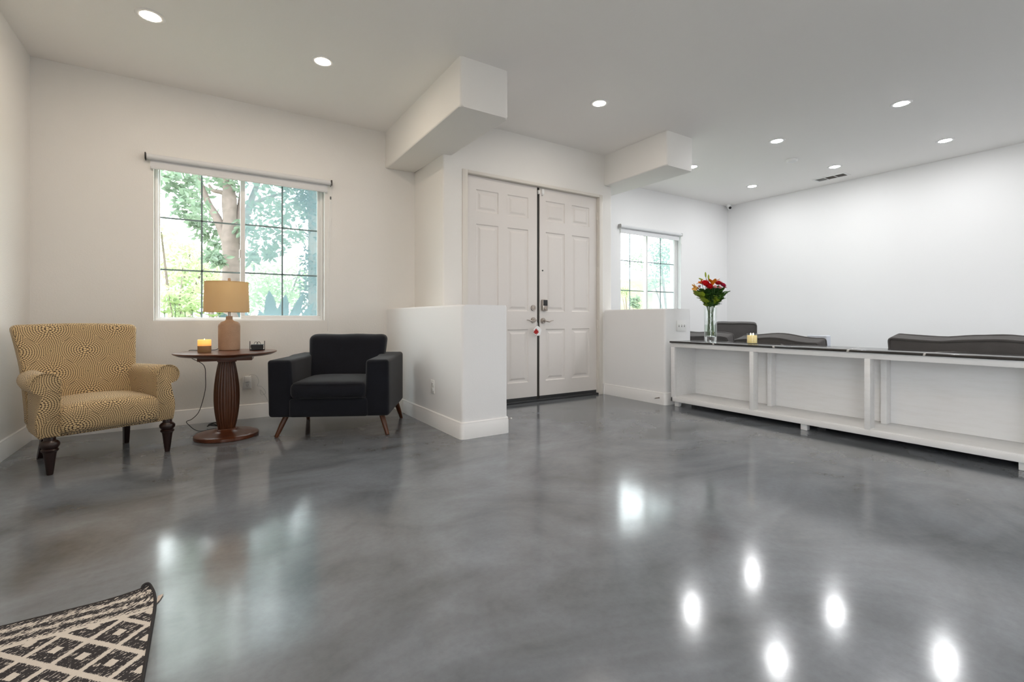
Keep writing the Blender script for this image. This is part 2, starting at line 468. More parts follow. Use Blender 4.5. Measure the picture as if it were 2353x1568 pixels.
hr = rpoly([(4.20, YD), (4.20, 3.43), (4.64, 3.43), (4.64, YW)], [0, .028, .028, 0]); baseboard('baseboard_half_right', list(hr))
baseboard('baseboard_front_right', [(4.64 + .016, YW), (XR, YW)]); baseboard('baseboard_right', [(XR, YW - .016), (XR, YB)])

# ------------------------------------------------------------------ windows
def window(name, X0, X1, Z0, Z1, screen_side=True):
    """horizontal slider: fixed left light, sliding right sash, grids between the glass"""
    t = bpy.data.objects.new(name, None); COL.objects.link(t); t.location = ((X0 + X1) / 2, YW + .09, Z0); struct(t)
    w = (X1 - X0) / 2 - .002; H = Z1 - Z0
    def ob(nm, f, mat, par=t, **k):
        bb = NB(); f(bb); return obj(nm, bb, mat, par, **k)
    def ring(bb, x0, x1, z0, z1, wd_, y0, y1, bv=.003):
        box(bb, x0, x1, y0, y1, z0, z0 + wd_, bv); box(bb, x0, x1, y0, y1, z1 - wd_, z1, bv)
        box(bb, x0, x0 + wd_, y0, y1, z0 + wd_, z1 - wd_, bv); box(bb, x1 - wd_, x1, y0, y1, z0 + wd_, z1 - wd_, bv)
    ob('window_frame', lambda bb: ring(bb, -w, w, 0, H, .024, -.02, .08), M['vinyl'])
    c = -.035
    ob('fixed_sash', lambda bb: ring(bb, -w + .015, c + .012, .014, H - .014, .020, .035, .062), M['vinyl'])
    ob('sliding_sash', lambda bb: ring(bb, c - .010, w - .014, .014, H - .014, .040, -.004, .026, .005), M['vinyl'])
    ob('sash_latch', lambda bb: box(bb, c - .020, c - .010, -.018, .008, .60, .68, .003), M['wplast'])
    for nm, x0, x1, y in (('glass_pane', -w + .035, c - .008, .05), ('glass_pane', c + .03, w - .054, .012)):
        ob(nm, lambda bb: box(bb, x0, x1, y - .002, y + .002, .03, H - .03), M['pane'])
    def mun(bb, x0, x1, y, z0):
        xm = (x0 + x1) / 2; box(bb, xm - .007, xm + .007, y - .0045, y + .0045, z0, H - .03)
        for z in (.462, .926): box(bb, x0, x1, y - .0045, y + .0045, z - .007, z + .007)
    ob('muntin_grid', lambda bb: mun(bb, -w + .035, c - .008, .0565, .034), M['muntin'])
    ob('muntin_grid', lambda bb: mun(bb, c + .03, w - .054, .0185, .054), M['muntin'])
    if screen_side:
        ob('insect_screen', lambda bb: box(bb, c + .03, w - .02, .071, .072, .02, H - .02), M['screen'])
    ob('sill', lambda bb: box(bb, -w, w, -.088, -.021, 0, .006), M['trim'])
window('window_1', *W1); window('window_2', *W2)

GREYP = plain('grey_plastic', (.42, .41, .40), .5)
def blind(label, x0, x1, chain_x, chain_z, end, zt=2.325):
    t = thing('roller_blind', label, 'blind', ((x0 + x1) / 2, YW, zt)); w = (x1 - x0) / 2
    b = NB(); lathe(b, [(.024, -w + .012), (.024, w - .012)], 24); bmesh.ops.rotate(b, verts=b.verts, matrix=Matrix.Rotation(pi / 2, 3, 'Y'))
    bmesh.ops.translate(b, verts=b.verts, vec=(0, -.035, 0)); obj('roller_tube', b, M['wfabric'], t)
    for s in (-1, 1):
        b = NB(); prism(b, rpoly([(-.066, -.03), (0, -.03), (0, .03), (-.066, .03)], [.022, .001, .001, .022]), s * w - .006 * s, s * w + .001 * s, axis='x')
        obj('end_bracket', b, M['black'] if end == 'black' else GREYP if s < 0 else M['wplast'], t)
    b = NB(); box(b, -w + .035, w - .035, -.0195, -.0175, -.085, 0.0); obj('blind_fabric', b, M['wfabric'], t)
    b = NB(); box(b, -w + .035, w - .035, -.024, -.013, -.098, -.080, .004); obj('hem_bar', b, M['wfabric'], t)
    cx = chain_x - (x0 + x1) / 2
    b = NB()
    pts = spline([(cx, -.05, 0), (cx + .004, -.045, -.3), (cx - .012, -.03, -.7), (cx - .02, -.02, chain_z), (cx - .03, -.02, chain_z - .01), (cx - .03, -.03, -.7), (cx - .012, -.045, -.3), (cx - .01, -.05, 0)], 8)
    tube(b, pts, .0018, 5); obj('pull_chain', b, M['wplast'], t)
    b = NB(); box(b, cx - .012, cx + .002, -.052, -.038, -.17, -.14, .003); obj('chain_joiner', b, M['slot'] if end == 'black' else M['wplast'], t)
    return t
blind('white roller blind rolled up above the left window', -.424, 1.092, 1.085, -1.42, 'black')
blind('white roller blind with grey end caps above the right window', 5.205, 6.63, 6.62, -1.30, 'grey')

# ------------------------------------------------------------------ entry doors
b = NB()
for x0, x1, z0, z1 in ((2.214, 2.2755, 0, 2.475), (4.1045, 4.160, 0, 2.475), (2.2755, 4.1045, 2.4425, 2.475)):
    box(b, x0, x1, YD - .010, YD + .0, z0, z1, .003)
for x0, x1, z0, z1 in ((DX0, 2.2755, 0, 2.4425), (4.1045, DX1, 0, 2.4425), (DX0, DX1, 2.4425, DZ)):
    box(b, x0, x1, YD, YD + .19, z0, z1)
struct(obj('trim_3', b, M['frame']))['label'] = 'painted frame round the double entry doors'
b = NB(); box(b, 2.276, 4.104, YD + .004, YD + .19, 0, .022, .004); struct(obj('trim_4', b, M['darkrub']))['label'] = 'black door threshold'

def leaf(name, x0, x1, cols, label):
    t = bpy.data.objects.new(name, None); COL.objects.link(t); t.location = (x0, YD + .04, 0); struct(t)
    t['label'] = label
    W = x1 - x0; rows = [(.225, .82), (1.022, 1.94), (2.068, 2.302)]
    holes = [(c0 - x0, c1 - x0, r0, r1) for c0, c1 in cols for r0, r1 in rows]
    b = NB(); holed(b, 0, W, .056, 2.439, holes, 0, .044)
    for h in holes:
        x_, X_, z_, Z_ = h
        R = [(0, 0), (.007, .0085), (.016, .0105), (.030, .0105), (.052, .0025), (.060, .0020)]; prev = None
        for o_, y in R:
            ring = [b.verts.new(p) for p in ((x_ + o_, y, z_ + o_), (X_ - o_, y, z_ + o_), (X_ - o_, y, Z_ - o_), (x_ + o_, y, Z_ - o_))]
            if prev:
                for k in range(4): b.faces.new((prev[k], prev[(k + 1) % 4], ring[(k + 1) % 4], ring[k]))
            prev = ring
        b.faces.new(prev)
    merge(b); obj('door_slab', b, M['door'], t, angle=12)
    b = NB(); box(b, .002, W - .002, .006, .04, .024, .056); obj('door_sweep', b, M['darkrub'], t)
    return t
dl = leaf('door_1', 2.280, 3.187, [(2.397, 2.672), (2.787, 3.066)], 'left leaf of the double entry door')
dr = leaf('door_2', 3.224, 4.101, [(3.311, 3.594), (3.702, 3.982)], 'right leaf of the double entry door')
b = NB(); box(b, 3.188, 3.223, YD + .052, YD + .09, .022, 2.442); struct(obj('trim_5', b, M['dark']))['label'] = 'dark gap strip between the door leaves'

def lever(par, x, z, s):
    b = NB(); disc(b, (x, -.005, z), .033, (0, 1, 0), 32, .010); disc(b, (x, -.014, z), .026, (0, 1, 0), 32, .010)
    disc(b, (x, -.034, z), .011, (0, 1, 0), 20, .045)
    h = obj('door_handle', b, M['nickel'], par, label='brushed nickel rosette and lever')
    b = NB(); pts = spline([(x, -.05, z), (x + s * .025, -.053, z - .004), (x + s * .055, -.052, z - .010), (x + s * .085, -.050, z + .000), (x + s * .118, -.047, z + .004)], 6)
    tube(b, pts, lambda t: .0105 - .007 * t, 10); obj('lever', b, M['nickel'], h)
lever(dl, 3.132 - 2.280, .922, -1); lever(dr, 3.270 - 3.224, .916, 1)
b = NB(); disc(b, (3.132 - 2.28, -.007, 1.062), .032, (0, 1, 0), 32, .014); disc(b, (3.132 - 2.28, -.017, 1.062), .020, (0, 1, 0), 24, .010); box(b, .849, .855, -.032, -.02, 1.045, 1.079, .002)
obj('deadbolt', b, M['nickel'], dl)
b = NB(); rbox(b, .022, .096, -.030, 0, 1.030, 1.160, .008, 2, 3); disc(b, (.060, -.034, 1.058), .017, (0, 1, 0), 24, .012); box(b, .058, .062, -.048, -.036, 1.045, 1.071, .001)
kl = obj('keypad_lock', b, M['nickel'], dr, label='nickel keypad deadbolt')
b = NB(); rbox(b, .029, .090, -.0325, -.026, 1.088, 1.155, .003, 1, 2); obj('keypad_face', b, M['black'], kl)
b = NB(); disc(b, (3.264 - 3.224, -.002, 1.493), .009, (0, 1, 0), 20, .006); obj('peephole', b, M['black'], dr)
def hinge(par, x, z):
    b = NB(); box(b, x - .012, x + .012, -.004, .0, z - .05, z + .05, .001); lathe(b, [(.0, z - .055), (.008, z - .05), (.008, z + .05), (0, z + .055)], 10, (x, -.008)); obj('hinge', b, M['frame'], par)
for z in (2.215, 1.53, .87, .25): hinge(dl, -.006, z); hinge(dr, .882, z)
b = NB(); rbox(b, .020, .052, -.022, 0, 2.365, 2.432, .006, 1, 3); rbox(b, .024, .044, -.018, 0, 2.352, 2.366, .004, 1, 2)
obj('contact_sensor', b, M['wplast'], dr, label='white plastic contact sensor')
b = NB(); rbox(b, -.022, -.004, -.01, .03, 2.366, 2.41, .003, 1, 2); obj('sensor_magnet', b, M['wplast'], dr)

# hanging tag with a red leaf on the left handle
t = thing('door_hanger', 'white round hanging tag with a red maple leaf, on the left door handle', 'ornament', (3.150, YD + .028 - .045, .80))
b = NB(); P = []
for i in range(28):
    a = 2 * pi * i / 28; r = .052 * (1 + .06 * sin(5 * a)); P.append((r * cos(a), r * sin(a) * 1.05))
prism(b, P, -.004, .004, axis='y'); obj('felt_disc', b, plain('felt_white', (.82, .82, .82), .8), t)
b = NB(); L = [(0, .045), (.008, .028), (.018, .034), (.016, .018), (.034, .020), (.028, .008), (.040, -.002), (.020, -.010), (.022, -.022), (.003, -.016), (.002, -.040)]
L = L + [(-x, y) for x, y in reversed(L) if x]
prism(b, [(x * .95 - .020, y * 1.0 - .012) for x, y in L], -.0065, -.004, axis='y'); obj('leaf_patch', b, plain('red_felt', (.36, .012, .010), .8), t, label='red maple leaf')
b = NB(); tube(b, spline([(-.004, 0, .05), (-.012, 0, .09), (-.014, .002, .120), (-.016, .006, .128), (-.008, .008, .118), (.004, .004, .085), (.004, 0, .05)], 6), .0018, 6); obj('string', b, M['wplast'], t)

# ------------------------------------------------------------------ ceiling fixtures
def downlight_mesh():
    t = thing('downlight', '', 'ceiling light', (0, 0, CH), 0, 'recessed ceiling downlights')
    b = NB(); lathe(b, [(.056, -.004), (.062, -.006), (.082, -.004), (.086, 0), (.056, 0)], 40, cap=False)
    obj('trim_ring', b, M['trim'], t); return t
dl0 = downlight_mesh()
lens_mats = {'w': emis('downlight_warm', WARM, LAMP_L), 'n': emis('downlight_neutral', NEUT, LAMP_L * 1.1), 'c': emis('downlight_cool', COOL, LAMP_L * 1.27)}
lens_me = {}
for kx, mm in lens_mats.items():
    b = NB(); lathe(b, [(.056, -.004), (.046, -.007), (.025, -.009), (.0001, -.0095)], 32, cap=False); finish(b)
    me = bpy.data.meshes.new('lens'); b.to_mesh(me); b.free(); me.materials.append(mm); lens_me[kx] = me
LIGHTS = [(-.305, 4.0, 'w', 'downlight at the top left of the photo, above the patterned armchair'),
          (.785, 3.965, 'w', 'downlight above the small table, second from the left'),
          (3.13, 3.32, 'n', 'downlight in front of the double entry doors, between the two beams'),
          (5.53, 1.775, 'c', 'nearest downlight over the low shelf unit, largest of the right room'),
          (5.50, 2.92, 'c', 'downlight over the shelf unit beside the round smoke detector'),
          (7.10, 1.87, 'c', 'rightmost downlight, near the right wall'),
          (7.08, 2.995, 'c', 'downlight right beside the air vent'),
          (5.48, 4.03, 'c', 'downlight half hidden by the right beam'),
          (7.06, 4.125, 'c', 'farthest downlight, near the corner security camera')]
HID = [(-.3, 1.9, 'w'), (.8, 1.9, 'w'), (-.3, -.2, 'w'), (.8, -.2, 'w'), (3.13, 1.25, 'n'), (5.5, .3, 'c'), (7.1, .3, 'c'), (5.5, -1.6, 'c'), (7.1, -1.6, 'c')]  # unseen downlights, added and placed to fill the room with light
for i, (x, y, kx, lab) in enumerate(LIGHTS + [(a_, b_, c_, 'unseen downlight added as fill, %.1f m from front wall, %.1f m from left' % (5.12 - b_, a_ + 1.135)) for a_, b_, c_ in HID]):
    t = dl0 if i == 0 else dup(dl0, loc=(x, y, CH))
    t.location = (x, y, CH); t['label'] = ('round white recessed ' if i < 9 else 'white ') + lab
    for ch in list(t.children):
        if ch.name.startswith('lens'): bpy.data.objects.remove(ch)
    o = bpy.data.objects.new('lens', lens_me[kx]); COL.objects.link(o); o.parent = t
    if i == 0: keep = o

t = thing('smoke_detector', 'round white smoke detector on the ceiling between downlights', 'smoke detector', (6.31, 3.16, CH))
b = NB(); lathe(b, [(.066, 0), (.066, -.012), (.058, -.028), (.03, -.034), (.0001, -.034)], 36, cap=False); obj('detector_body', b, M['wplast'], t)
b = NB(); lathe(b, [(.014, -.0335), (.014, -.037), (.0001, -.037)], 20, cap=False); obj('test_button', b, M['wplast'], t)
t = thing('air_vent', 'rectangular ceiling air vent with three louvred sections near right wall', 'air vent', (7.555, 3.245, CH), radians(90))
b = NB(); holed(b, -.21, .21, -.10, .10, [(-.185 + i * .126, -.185 + i * .126 + .116, -.075, .075) for i in range(3)], 0, .010)
bmesh.ops.rotate(b, verts=b.verts, matrix=Matrix.Rotation(pi / 2, 3, 'X')); bmesh.ops.translate(b, verts=b.verts, vec=(0, 0, -.010)); obj('vent_frame', b, M['trim'], t)
for i in range(3):
    b = NB(); x0 = -.185 + i * .126
    for k in range(8):
        y = -.068 + k * .0195
        bb = [(y, -.002), (y + .010, -.009), (y + .011, -.008), (y + .001, -.001)]
        prism(b, bb, x0, x0 + .116, axis='x')
    obj('louvre', b, plain('vent_grey_%d' % i, (.36, .335, .315) if i != 2 else (.66, .66, .65), .5), t)
b = NB(); box(b, -.19, .19, -.08, .08, -.0008, 0); obj('vent_back', b, plain('vent_dark', (.30, .28, .265), .6), t)
t = thing('security_camera', 'small white dome security camera with black lens in ceiling corner', 'camera', (7.87, 5.03, CH))
b = NB(); lathe(b, [(.045, 0), (.045, -.02), (.036, -.04), (.0001, -.042)], 28, cap=False); obj('mount', b, M['wplast'], t)
b = NB(); bmesh.ops.create_uvsphere(b, u_segments=20, v_segments=14, radius=.038, matrix=Matrix.Translation((-.012, -.018, -.052))); obj('camera_ball', b, M['wplast'], t)
b = NB(); bmesh.ops.create_uvsphere(b, u_segments=20, v_segments=14, radius=.024, matrix=Matrix.Translation((-.027, -.041, -.064))); obj('camera_lens', b, M['lens'], t)

# ------------------------------------------------------------------ wall plates and stops
def plate(name, label, cat, loc, rz, w=.072, h=.118, kind='outlet'):
    t = thing(name, label, cat, loc, rz)            # local: wall at y=0, faces -y
    b = NB(); rbox(b, -w / 2, w / 2, -.006, 0, -h / 2, h / 2, .003, 1, 2); obj('cover_plate', b, M['wplast'], t)
    if kind == 'outlet':
        for s in (-1, 1):
            b = NB(); prism(b, rpoly([(-.017, s * .024 - .015), (.017, s * .024 - .015), (.017, s * .024 + .015), (-.017, s * .024 + .015)], .008), -.0085, -.006, axis='y'); sk = obj('socket', b, M['wplast'], t)
            b = NB()
            for dx in (-.007, .007): box(b, dx - .0012, dx + .0012, -.0092, -.0084, s * .024 - .004, s * .024 + .007)
            disc(b, (0, -.0088, s * .024 - .009), .0026, (0, 1, 0), 10, .001); obj('socket_slots', b, M['slot'], sk)
    else:
        for i in (-1, 0, 1):
            b = NB(); box(b, i * .046 - .0055, i * .046 + .0055, -.0062, -.0052, -.013, .013); obj('toggle_slot', b, M['slot'], t)
            b = NB(); box(b, i * .046 - .004, i * .046 + .004, -.018, -.005, .0, .011, .0015); obj('toggle_switch', b, M['wplast'], t)
    return t
plate('wall_outlet', 'white wall outlet on the left low wall behind the charcoal armchair', 'outlet', (1.68, 3.87, .345), -pi / 2)
plate('wall_outlet', 'white wall outlet holding a charger between table and charcoal armchair', 'outlet', (.338, YW, .338), 0)
plate('light_switch', 'white triple light switch plate on the end of the right low wall', 'light switch', (4.470, 3.43, .860), 0, .163, .118, 'switch')
t = thing('phone_charger', 'small white charger block with thin cable plugged into the wall outlet', 'charger', (.338, YW - .0095, .362))
b = NB(); rbox(b, -.021, .021, -.042, 0, -.014, .038, .004, 1, 2); obj('charger_block', b, M['wplast'], t)
b = NB(); tube(b, spline([(.01, -.03, .036), (.03, -.045, .055), (.075, -.03, .035), (.095, -.01, -.02), (.085, -.008, -.06), (.12, -.008, -.07), (.155, -.008, -.13), (.12, -.008, -.15), (.11, -.008, -.10), (.16, -.01, -.18), (.19, -.01, -.27)], 8), .0014, 5); obj('charger_cable', b, plain('cable_grey', (.45, .45, .45), .5), t)
def doorstop(label, loc, rz):
    t = thing('door_stop', label, 'door stop', loc, rz)   # local: sticks out along +x
    b = NB(); pts = [(i * .0007, .0045 * cos(i * .9), .0045 * sin(i * .9)) for i in range(100)]; tube(b, pts, .0012, 5); obj('spring', b, M['nickel'], t)
    b = NB(); disc(b, (.075, 0, 0), .0075, (1, 0, 0), 14, .012); obj('rubber_tip', b, M['wplast'], t)
    b = NB(); disc(b, (.001, 0, 0), .008, (1, 0, 0), 14, .004); obj('stop_base', b, M['nickel'], t)
doorstop('spring door stop with white tip at the foot of the left low wall', (2.1155, 3.40, .090), 0)
doorstop('spring door stop at the foot of the right low wall', (4.1845, 3.50, .072), pi)

# ------------------------------------------------------------------ patterned armchair
def patterned_chair():
    t = thing('patterned_armchair', 'tan armchair covered in brown dotted circles, with scrolled arms and turned legs', 'armchair', (-.61, 4.27, 0), radians(22.97))
    def backw(x, y, z):
        f = max(0, (z - .30) / .605); sx = 1 + .06 * f + .13 * max(0, f - .45) ** 1.4 / .55
        lean = .06 + .17 * f + .05 * f * f
        yy = y * (1 - .25 * f) + lean
        yy += .018 * (x / .3) ** 2 * -1 * (1 if y < .0 else 1)
        return (x * sx - .022, yy, z + .012 * (1 - (x / .3) ** 2) * f)
    b = NB(); rbox(b, -.298, .298, .075, .215, .235, .895, .035, 12, 4, backw); obj('backrest', b, M['dots'], t, uv=True)
    def seatw(x, y, z):
        top = max(0, (z - .225) / .18)
        return (x, y - .014 * top * (1 - top) * 4 * (1 if y < -.1 else 0), z + .035 * top * max(0, 1 - (x / .27) ** 2) * max(0, 1 - ((y + .05) / .34) ** 2))
    b = NB(); rbox(b, -.262, .262, -.285, .20, .226, .400, .045, 10, 4, seatw); obj('seat', b, M['dots'], t, uv=True)
    b = NB(); box(b, -.30, .30, -.24, .24, .215, .245, .01); obj('seat_rail', b, M['dots'], t, uv=True)
    for s in (-1, 1):
        prof = [(.250, .222), (.345, .222)]
        prof += [(p.x, p.y) for p in spline([Vector((.350, .235, 0)), Vector((.360, .30, 0)), Vector((.357, .36, 0)), Vector((.342, .43, 0)), Vector((.334, .485, 0))], 4)]
        prof += [(.316 + .067 * cos(a), .545 + .067 * sin(a)) for a in [radians(q) for q in range(-62, 181, 13)]]
        prof += [(.249, .53)]
        pl = [(s * x, z) for x, z in prof]
        b = NB(); ys = [-.268, -.262, -.10, .06, .19, .27]; rings = []
        cxz = (s * .305, .45)
        for i, y in enumerate(ys):
            k = .955 if i == 0 else 1; dz = -.012 * max(0, (y + .26) / .5)
            ring = []
            for x, z in pl:
                xx = cxz[0] + (x - cxz[0]) * k; zz = cxz[1] + (z - cxz[1]) * (k if i == 0 else 1)
                xx -= s * .035 * max(0, (y) / .27)
                if y > -.2 and z < .49 and abs(x) > .32: xx = s * (.336 - .035 * max(0, y / .27))
                ring.append(b.verts.new((xx, y, zz + (dz if z > .3 else 0))))
            rings.append(ring)
        n = len(pl)
        for A, B in zip(rings, rings[1:]):
            for q in range(n): b.faces.new((A[q], A[(q + 1) % n], B[(q + 1) % n], B[q]))
        b.faces.new(rings[0]); b.faces.new(list(reversed(rings[-1])))
        arm = obj('armrest', b, M['dots'], t, uv=True, angle=50)
        b = NB(); pts = [(s * (.316 + .0665 * cos(radians(q))), -.268, .545 + .0665 * sin(radians(q))) for q in range(-50, 181, 12)]
        pts += [(s * .250, -.268, z) for z in (.5, .45, .40)]
        tube(b, pts, .0042, 6); obj('welt', b, M['dots'], arm, uv=True)
    LP = [(.0001, 0), (.0145, 0), (.0165, .006), (.030, .125), (.033, .138), (.040, .143), (.042, .152), (.034, .160), (.040, .166), (.047, .178), (.047, .190), (.038, .202), (.028, .208), (.028, .228)]
    first = None
    for x, y in ((-.297, -.262), (.312, -.262)):
        b = NB(); lathe(b, LP, 28, cap=False); obj('leg', b, M['espresso'], t, loc=(x, y, 0), label='turned dark front leg')
    for s in (-1, 1):
        b = NB()
        def lw(x, y, z, s=s):
            f = 1 - z / .24; return (x * (1 - .25 * f) + s * (.215 + .02 * f), y * (1 - .2 * f) + .205 + .065 * f ** 1.5, z)
        rbox(b, -.021, .021, -.024, .024, 0, .24, .004, 5, 2, lw); obj('leg', b, M['espresso'], t, label='raked dark rear leg')
patterned_chair()

# ------------------------------------------------------------------ charcoal armchair
def charcoal_chair():
    t = thing('charcoal_armchair', 'charcoal fabric armchair with splayed wooden legs beside the left low wall', 'armchair', (.999, 4.247, 0), radians(-27.97))
    b = NB(); rbox(b, -.30, .30, -.400, .385, .170, .315, .022, 8, 3); obj('seat_base', b, M['navy'], t)
    for s in (-1, 1):
        def aw(x, y, z, s=s):
            q = s * (s * x - (.46 - .09)) ; f = (z - .17) / .445
            inner = .018 * (1 - f) if abs(x) < .37 else -.0
            return (x - s * (inner) , y + (.022 * (1 - f) if y < 0 else 0), z + .008 * f * (1 if y > 0 else 0) - (.06 * (1 - f) * 0))
        b = NB(); x0, x1 = (.285, .462) if s > 0 else (-.462, -.285)
        rbox(b, x0, x1, -.402, .402, .168, .618, .026, 8, 4, aw); obj('armrest', b, M['navy'], t)
    b = NB(); rbox(b, -.30, .30, .27, .40, .17, .60, .03, 8, 3); obj('back_frame', b, M['navy'], t)
    def sw(x, y, z):
        f = max(0, (z - .312) / .13); e = max(0, 1 - (x / .29) ** 4)
        return (x * (1 + .0 * f), y - .012 * sin(f * pi) * (y < -.3), z + .022 * f * e * max(0, 1 - ((y + .1) / .36) ** 2))
    b = NB(); rbox(b, -.288, .284, -.412, .20, .312, .440, .040, 10, 4, sw); sc = obj('seat_cushion', b, M['navy'], t)
    b = NB()
    for z in (.325, .430):
        tube(b, [(-.262, -.416, z), (.262, -.416, z)], .0035, 6)
    obj('seam', b, M['navy'], sc)
    def bw(x, y, z):
        f = (z - .40) / .40
        return (x * (1 + .10 * f), y + .10 * f - .05 + .02 * (x / .3) ** 2 * -1, z + .006 * sin(x * 22) * max(0, f - .6))
    b = NB(); rbox(b, -.300, .318, .10, .27, .40, .800, .055, 10, 5, bw); obj('back_cushion', b, M['navy'], t)
    for x, y in ((-.425, -.315), (.437, -.300), (-.40, .355), (.452, .357)):
        tx, ty = (x * .86, y * .80) if y < 0 else (x * .93, y * .70)
        b = NB(); tube(b, [(x + (tx - x) * k, y + (ty - y) * k, .176 * k) for k in (0, .02, .5, 1)], lambda q: .0115 + .0125 * q, 18)
        for v in b.verts:
            if v.co.z < .004: v.co.z = 0
            if v.co.z > .172: v.co.z = .1715
        obj('leg', b, M['walnut'], t)
charcoal_chair()

# ------------------------------------------------------------------ pedestal table and what stands on it
TZ, TX, TY = .676, .150, 4.43
t = thing('pedestal_table', 'round reddish wood side table on a fluted pedestal between the armchairs', 'side table', (TX, TY, 0))
b = NB(); lathe(b, [(.0001, TZ - .030), (.300, TZ - .030), (.322, TZ - .026), (.352, TZ - .012), (.360, TZ - .006), (.357, TZ), (.0001, TZ)], 96, cap=False); obj('tabletop', b, M['mahog'], t)
b = NB(); box(b, -.185, .185, -.11, .11, TZ - .066, TZ - .030, .003); 
bmesh.ops.rotate(b, verts=b.verts, matrix=Matrix.Rotation(radians(-8), 3, 'Z')); obj('support_plate', b, M['mahog'], t)
b = NB(); box(b, -.066, .066, -.066, .066, TZ - .078, TZ - .066, .004); obj('collar', b, M['mahog'], t)
def fl(a, z): return 1 + .075 * (abs(cos(a * 12)) - .6)
pf = []
for i in range(25):
    f = i / 24; z = .064 + f * (TZ - .078 - .064); pf.append((.056 + .032 * sin(pi * f ** .92) ** .9, z))
b = NB(); lathe(b, pf, 208, flute=fl); obj('fluted_column', b, M['mahogv'], t, angle=60)
b = NB(); lathe(b, [(.0001, .0), (.222, .0), (.226, .004), (.226, .024), (.221, .029), (.19, .034), (.12, .044), (.088, .056), (.076, .066), (.0001, .068)], 96, cap=False); obj('round_base', b, M['mahog'], t)
b = NB(); rbox(b, -.066, .066, -.066, .066, .040, .070, .008, 2, 3); obj('base_block', b, M['mahog'], t)

LX, LY = .175, 4.64
t = thing('table_lamp', 'table lamp with speckled tan bottle base and beige drum shade on the round table', 'lamp', (LX, LY, TZ))
b = NB(); lathe(b, [(.0001, 0), (.072, 0), (.078, .004), (.080, .012), (.081, .20), (.077, .222), (.064, .236), (.034, .246), (.025, .256), (.0235, .285), (.0001, .285)], 56, cap=False); obj('lamp_base', b, M['ceramic'], t)
b = NB(); lathe(b, [(.0001, .283), (.012, .283), (.012, .345), (.016, .346), (.016, .39), (.0001, .39)], 20, cap=False); obj('socket', b, M['nickel'], t)
b = NB(); r0, r1 = .168, .160; z0, z1 = .318, .572
lathe(b, [(r0, z0), (r1, z1), (r1 - .003, z1), (r0 - .003, z0), (r0, z0)], 72, cap=False); merge(b); sh = obj('lamp_shade', b, M['shade'], t, loc=(-.018, .010, 0))
for rr_, zz_ in ((r0, z0 + .003), (r1, z1 - .003)):
    b = NB(); tube(b, [(rr_ * cos(2 * pi * i / 48), rr_ * sin(2 * pi * i / 48), zz_) for i in range(48)], .0025, 6, True); obj('shade_rim', b, M['shade'], sh)
b = NB()
for a in (0, 2 * pi / 3, 4 * pi / 3): tube(b, [(0, 0, z1 - .01), (r1 * .99 * cos(a), r1 * .99 * sin(a), z1 - .006)], .002, 6)
tube(b, [(.0, 0, .39), (.0, 0, .60)], .0025, 6); obj('harp', b, M['nickel'], t)
b = NB(); lathe(b, [(.0001, .570), (.011, .570), (.011, .600), (.008, .604), (.0001, .604)], 20, cap=False); obj('finial', b, M['ceramic'], t)
cw = [(LX - .075, LY, TZ + .02), (LX - .10, LY + .005, TZ + .006), (LX - .20, LY + .02, TZ + .004), (TX - .245, LY + .095, TZ + .003), (TX - .257, LY + .125, TZ - .01), (TX - .245, LY + .128, TZ - .06), (-.005, 4.74, .55), (.008, 4.75, .44), (.004, 4.75, .33), (-.035, 4.76, .17), (-.085, 4.77, .105), (-.125, 4.78, .085), (-.105, 4.76, .055), (-.070, 4.74, .02), (-.03, 4.73, .004), (.02, 4.74, .004)]
cw = [(x - LX, y - LY, z - TZ) for x, y, z in cw]
b = NB(); tube(b, spline(cw, 8), .0028, 8); obj('cord', b, M['black'], t)
b = NB(); tube(b, spline([(x - LX, y - LY, z - TZ) for x, y, z in [(.02, 4.86, .012), (.06, 4.84, .03), (.10, 4.86, .012), (.08, 4.9, .03), (.03, 4.88, .02), (.12, 4.84, .008), (.14, 4.88, .02)]], 6), .005, 8); obj('cord_bundle', b, M['black'], t)

t = thing('candle_jar', 'lit orange candle in a tan textured holder on the round table', 'candle', (.0, 4.43, TZ))
b = NB(); lathe(b, [(.0001, 0), (.044, 0), (.046, .003), (.046, .052), (.0001, .052)], 40, cap=False); obj('candle_holder', b, M['jarcloth'], t)
k = NT('glowing_wax'); v = k.coord(); sx = k.n('ShaderNodeSeparateXYZ'); k.l(v, sx.inputs[0])
g = k.ramp(k.math('MULTIPLY', sx.outputs[2], 10.0), [(.50, (.55, .16, .03)), (.75, (1.0, .42, .06)), (.95, (.95, .45, .10))])
k.set(Base_Color=(.75, .45, .18, 1), Roughness=.5); k.l(g, k.b.inputs['Emission Color']); k.b.inputs['Emission Strength'].default_value = .75
b = NB(); lathe(b, [(.0455, .052), (.0455, .098), (.0425, .100), (.0425, .085), (.0001, .083)], 40, cap=False); obj('glowing_wax', b, k.m, t)
b = NB(); lathe(b, [(.0001, .084), (.004, .088), (.0035, .095), (.0001, .108)], 12, cap=False); obj('flame', b, emis('flame', (1, .62, .2), 14), t)

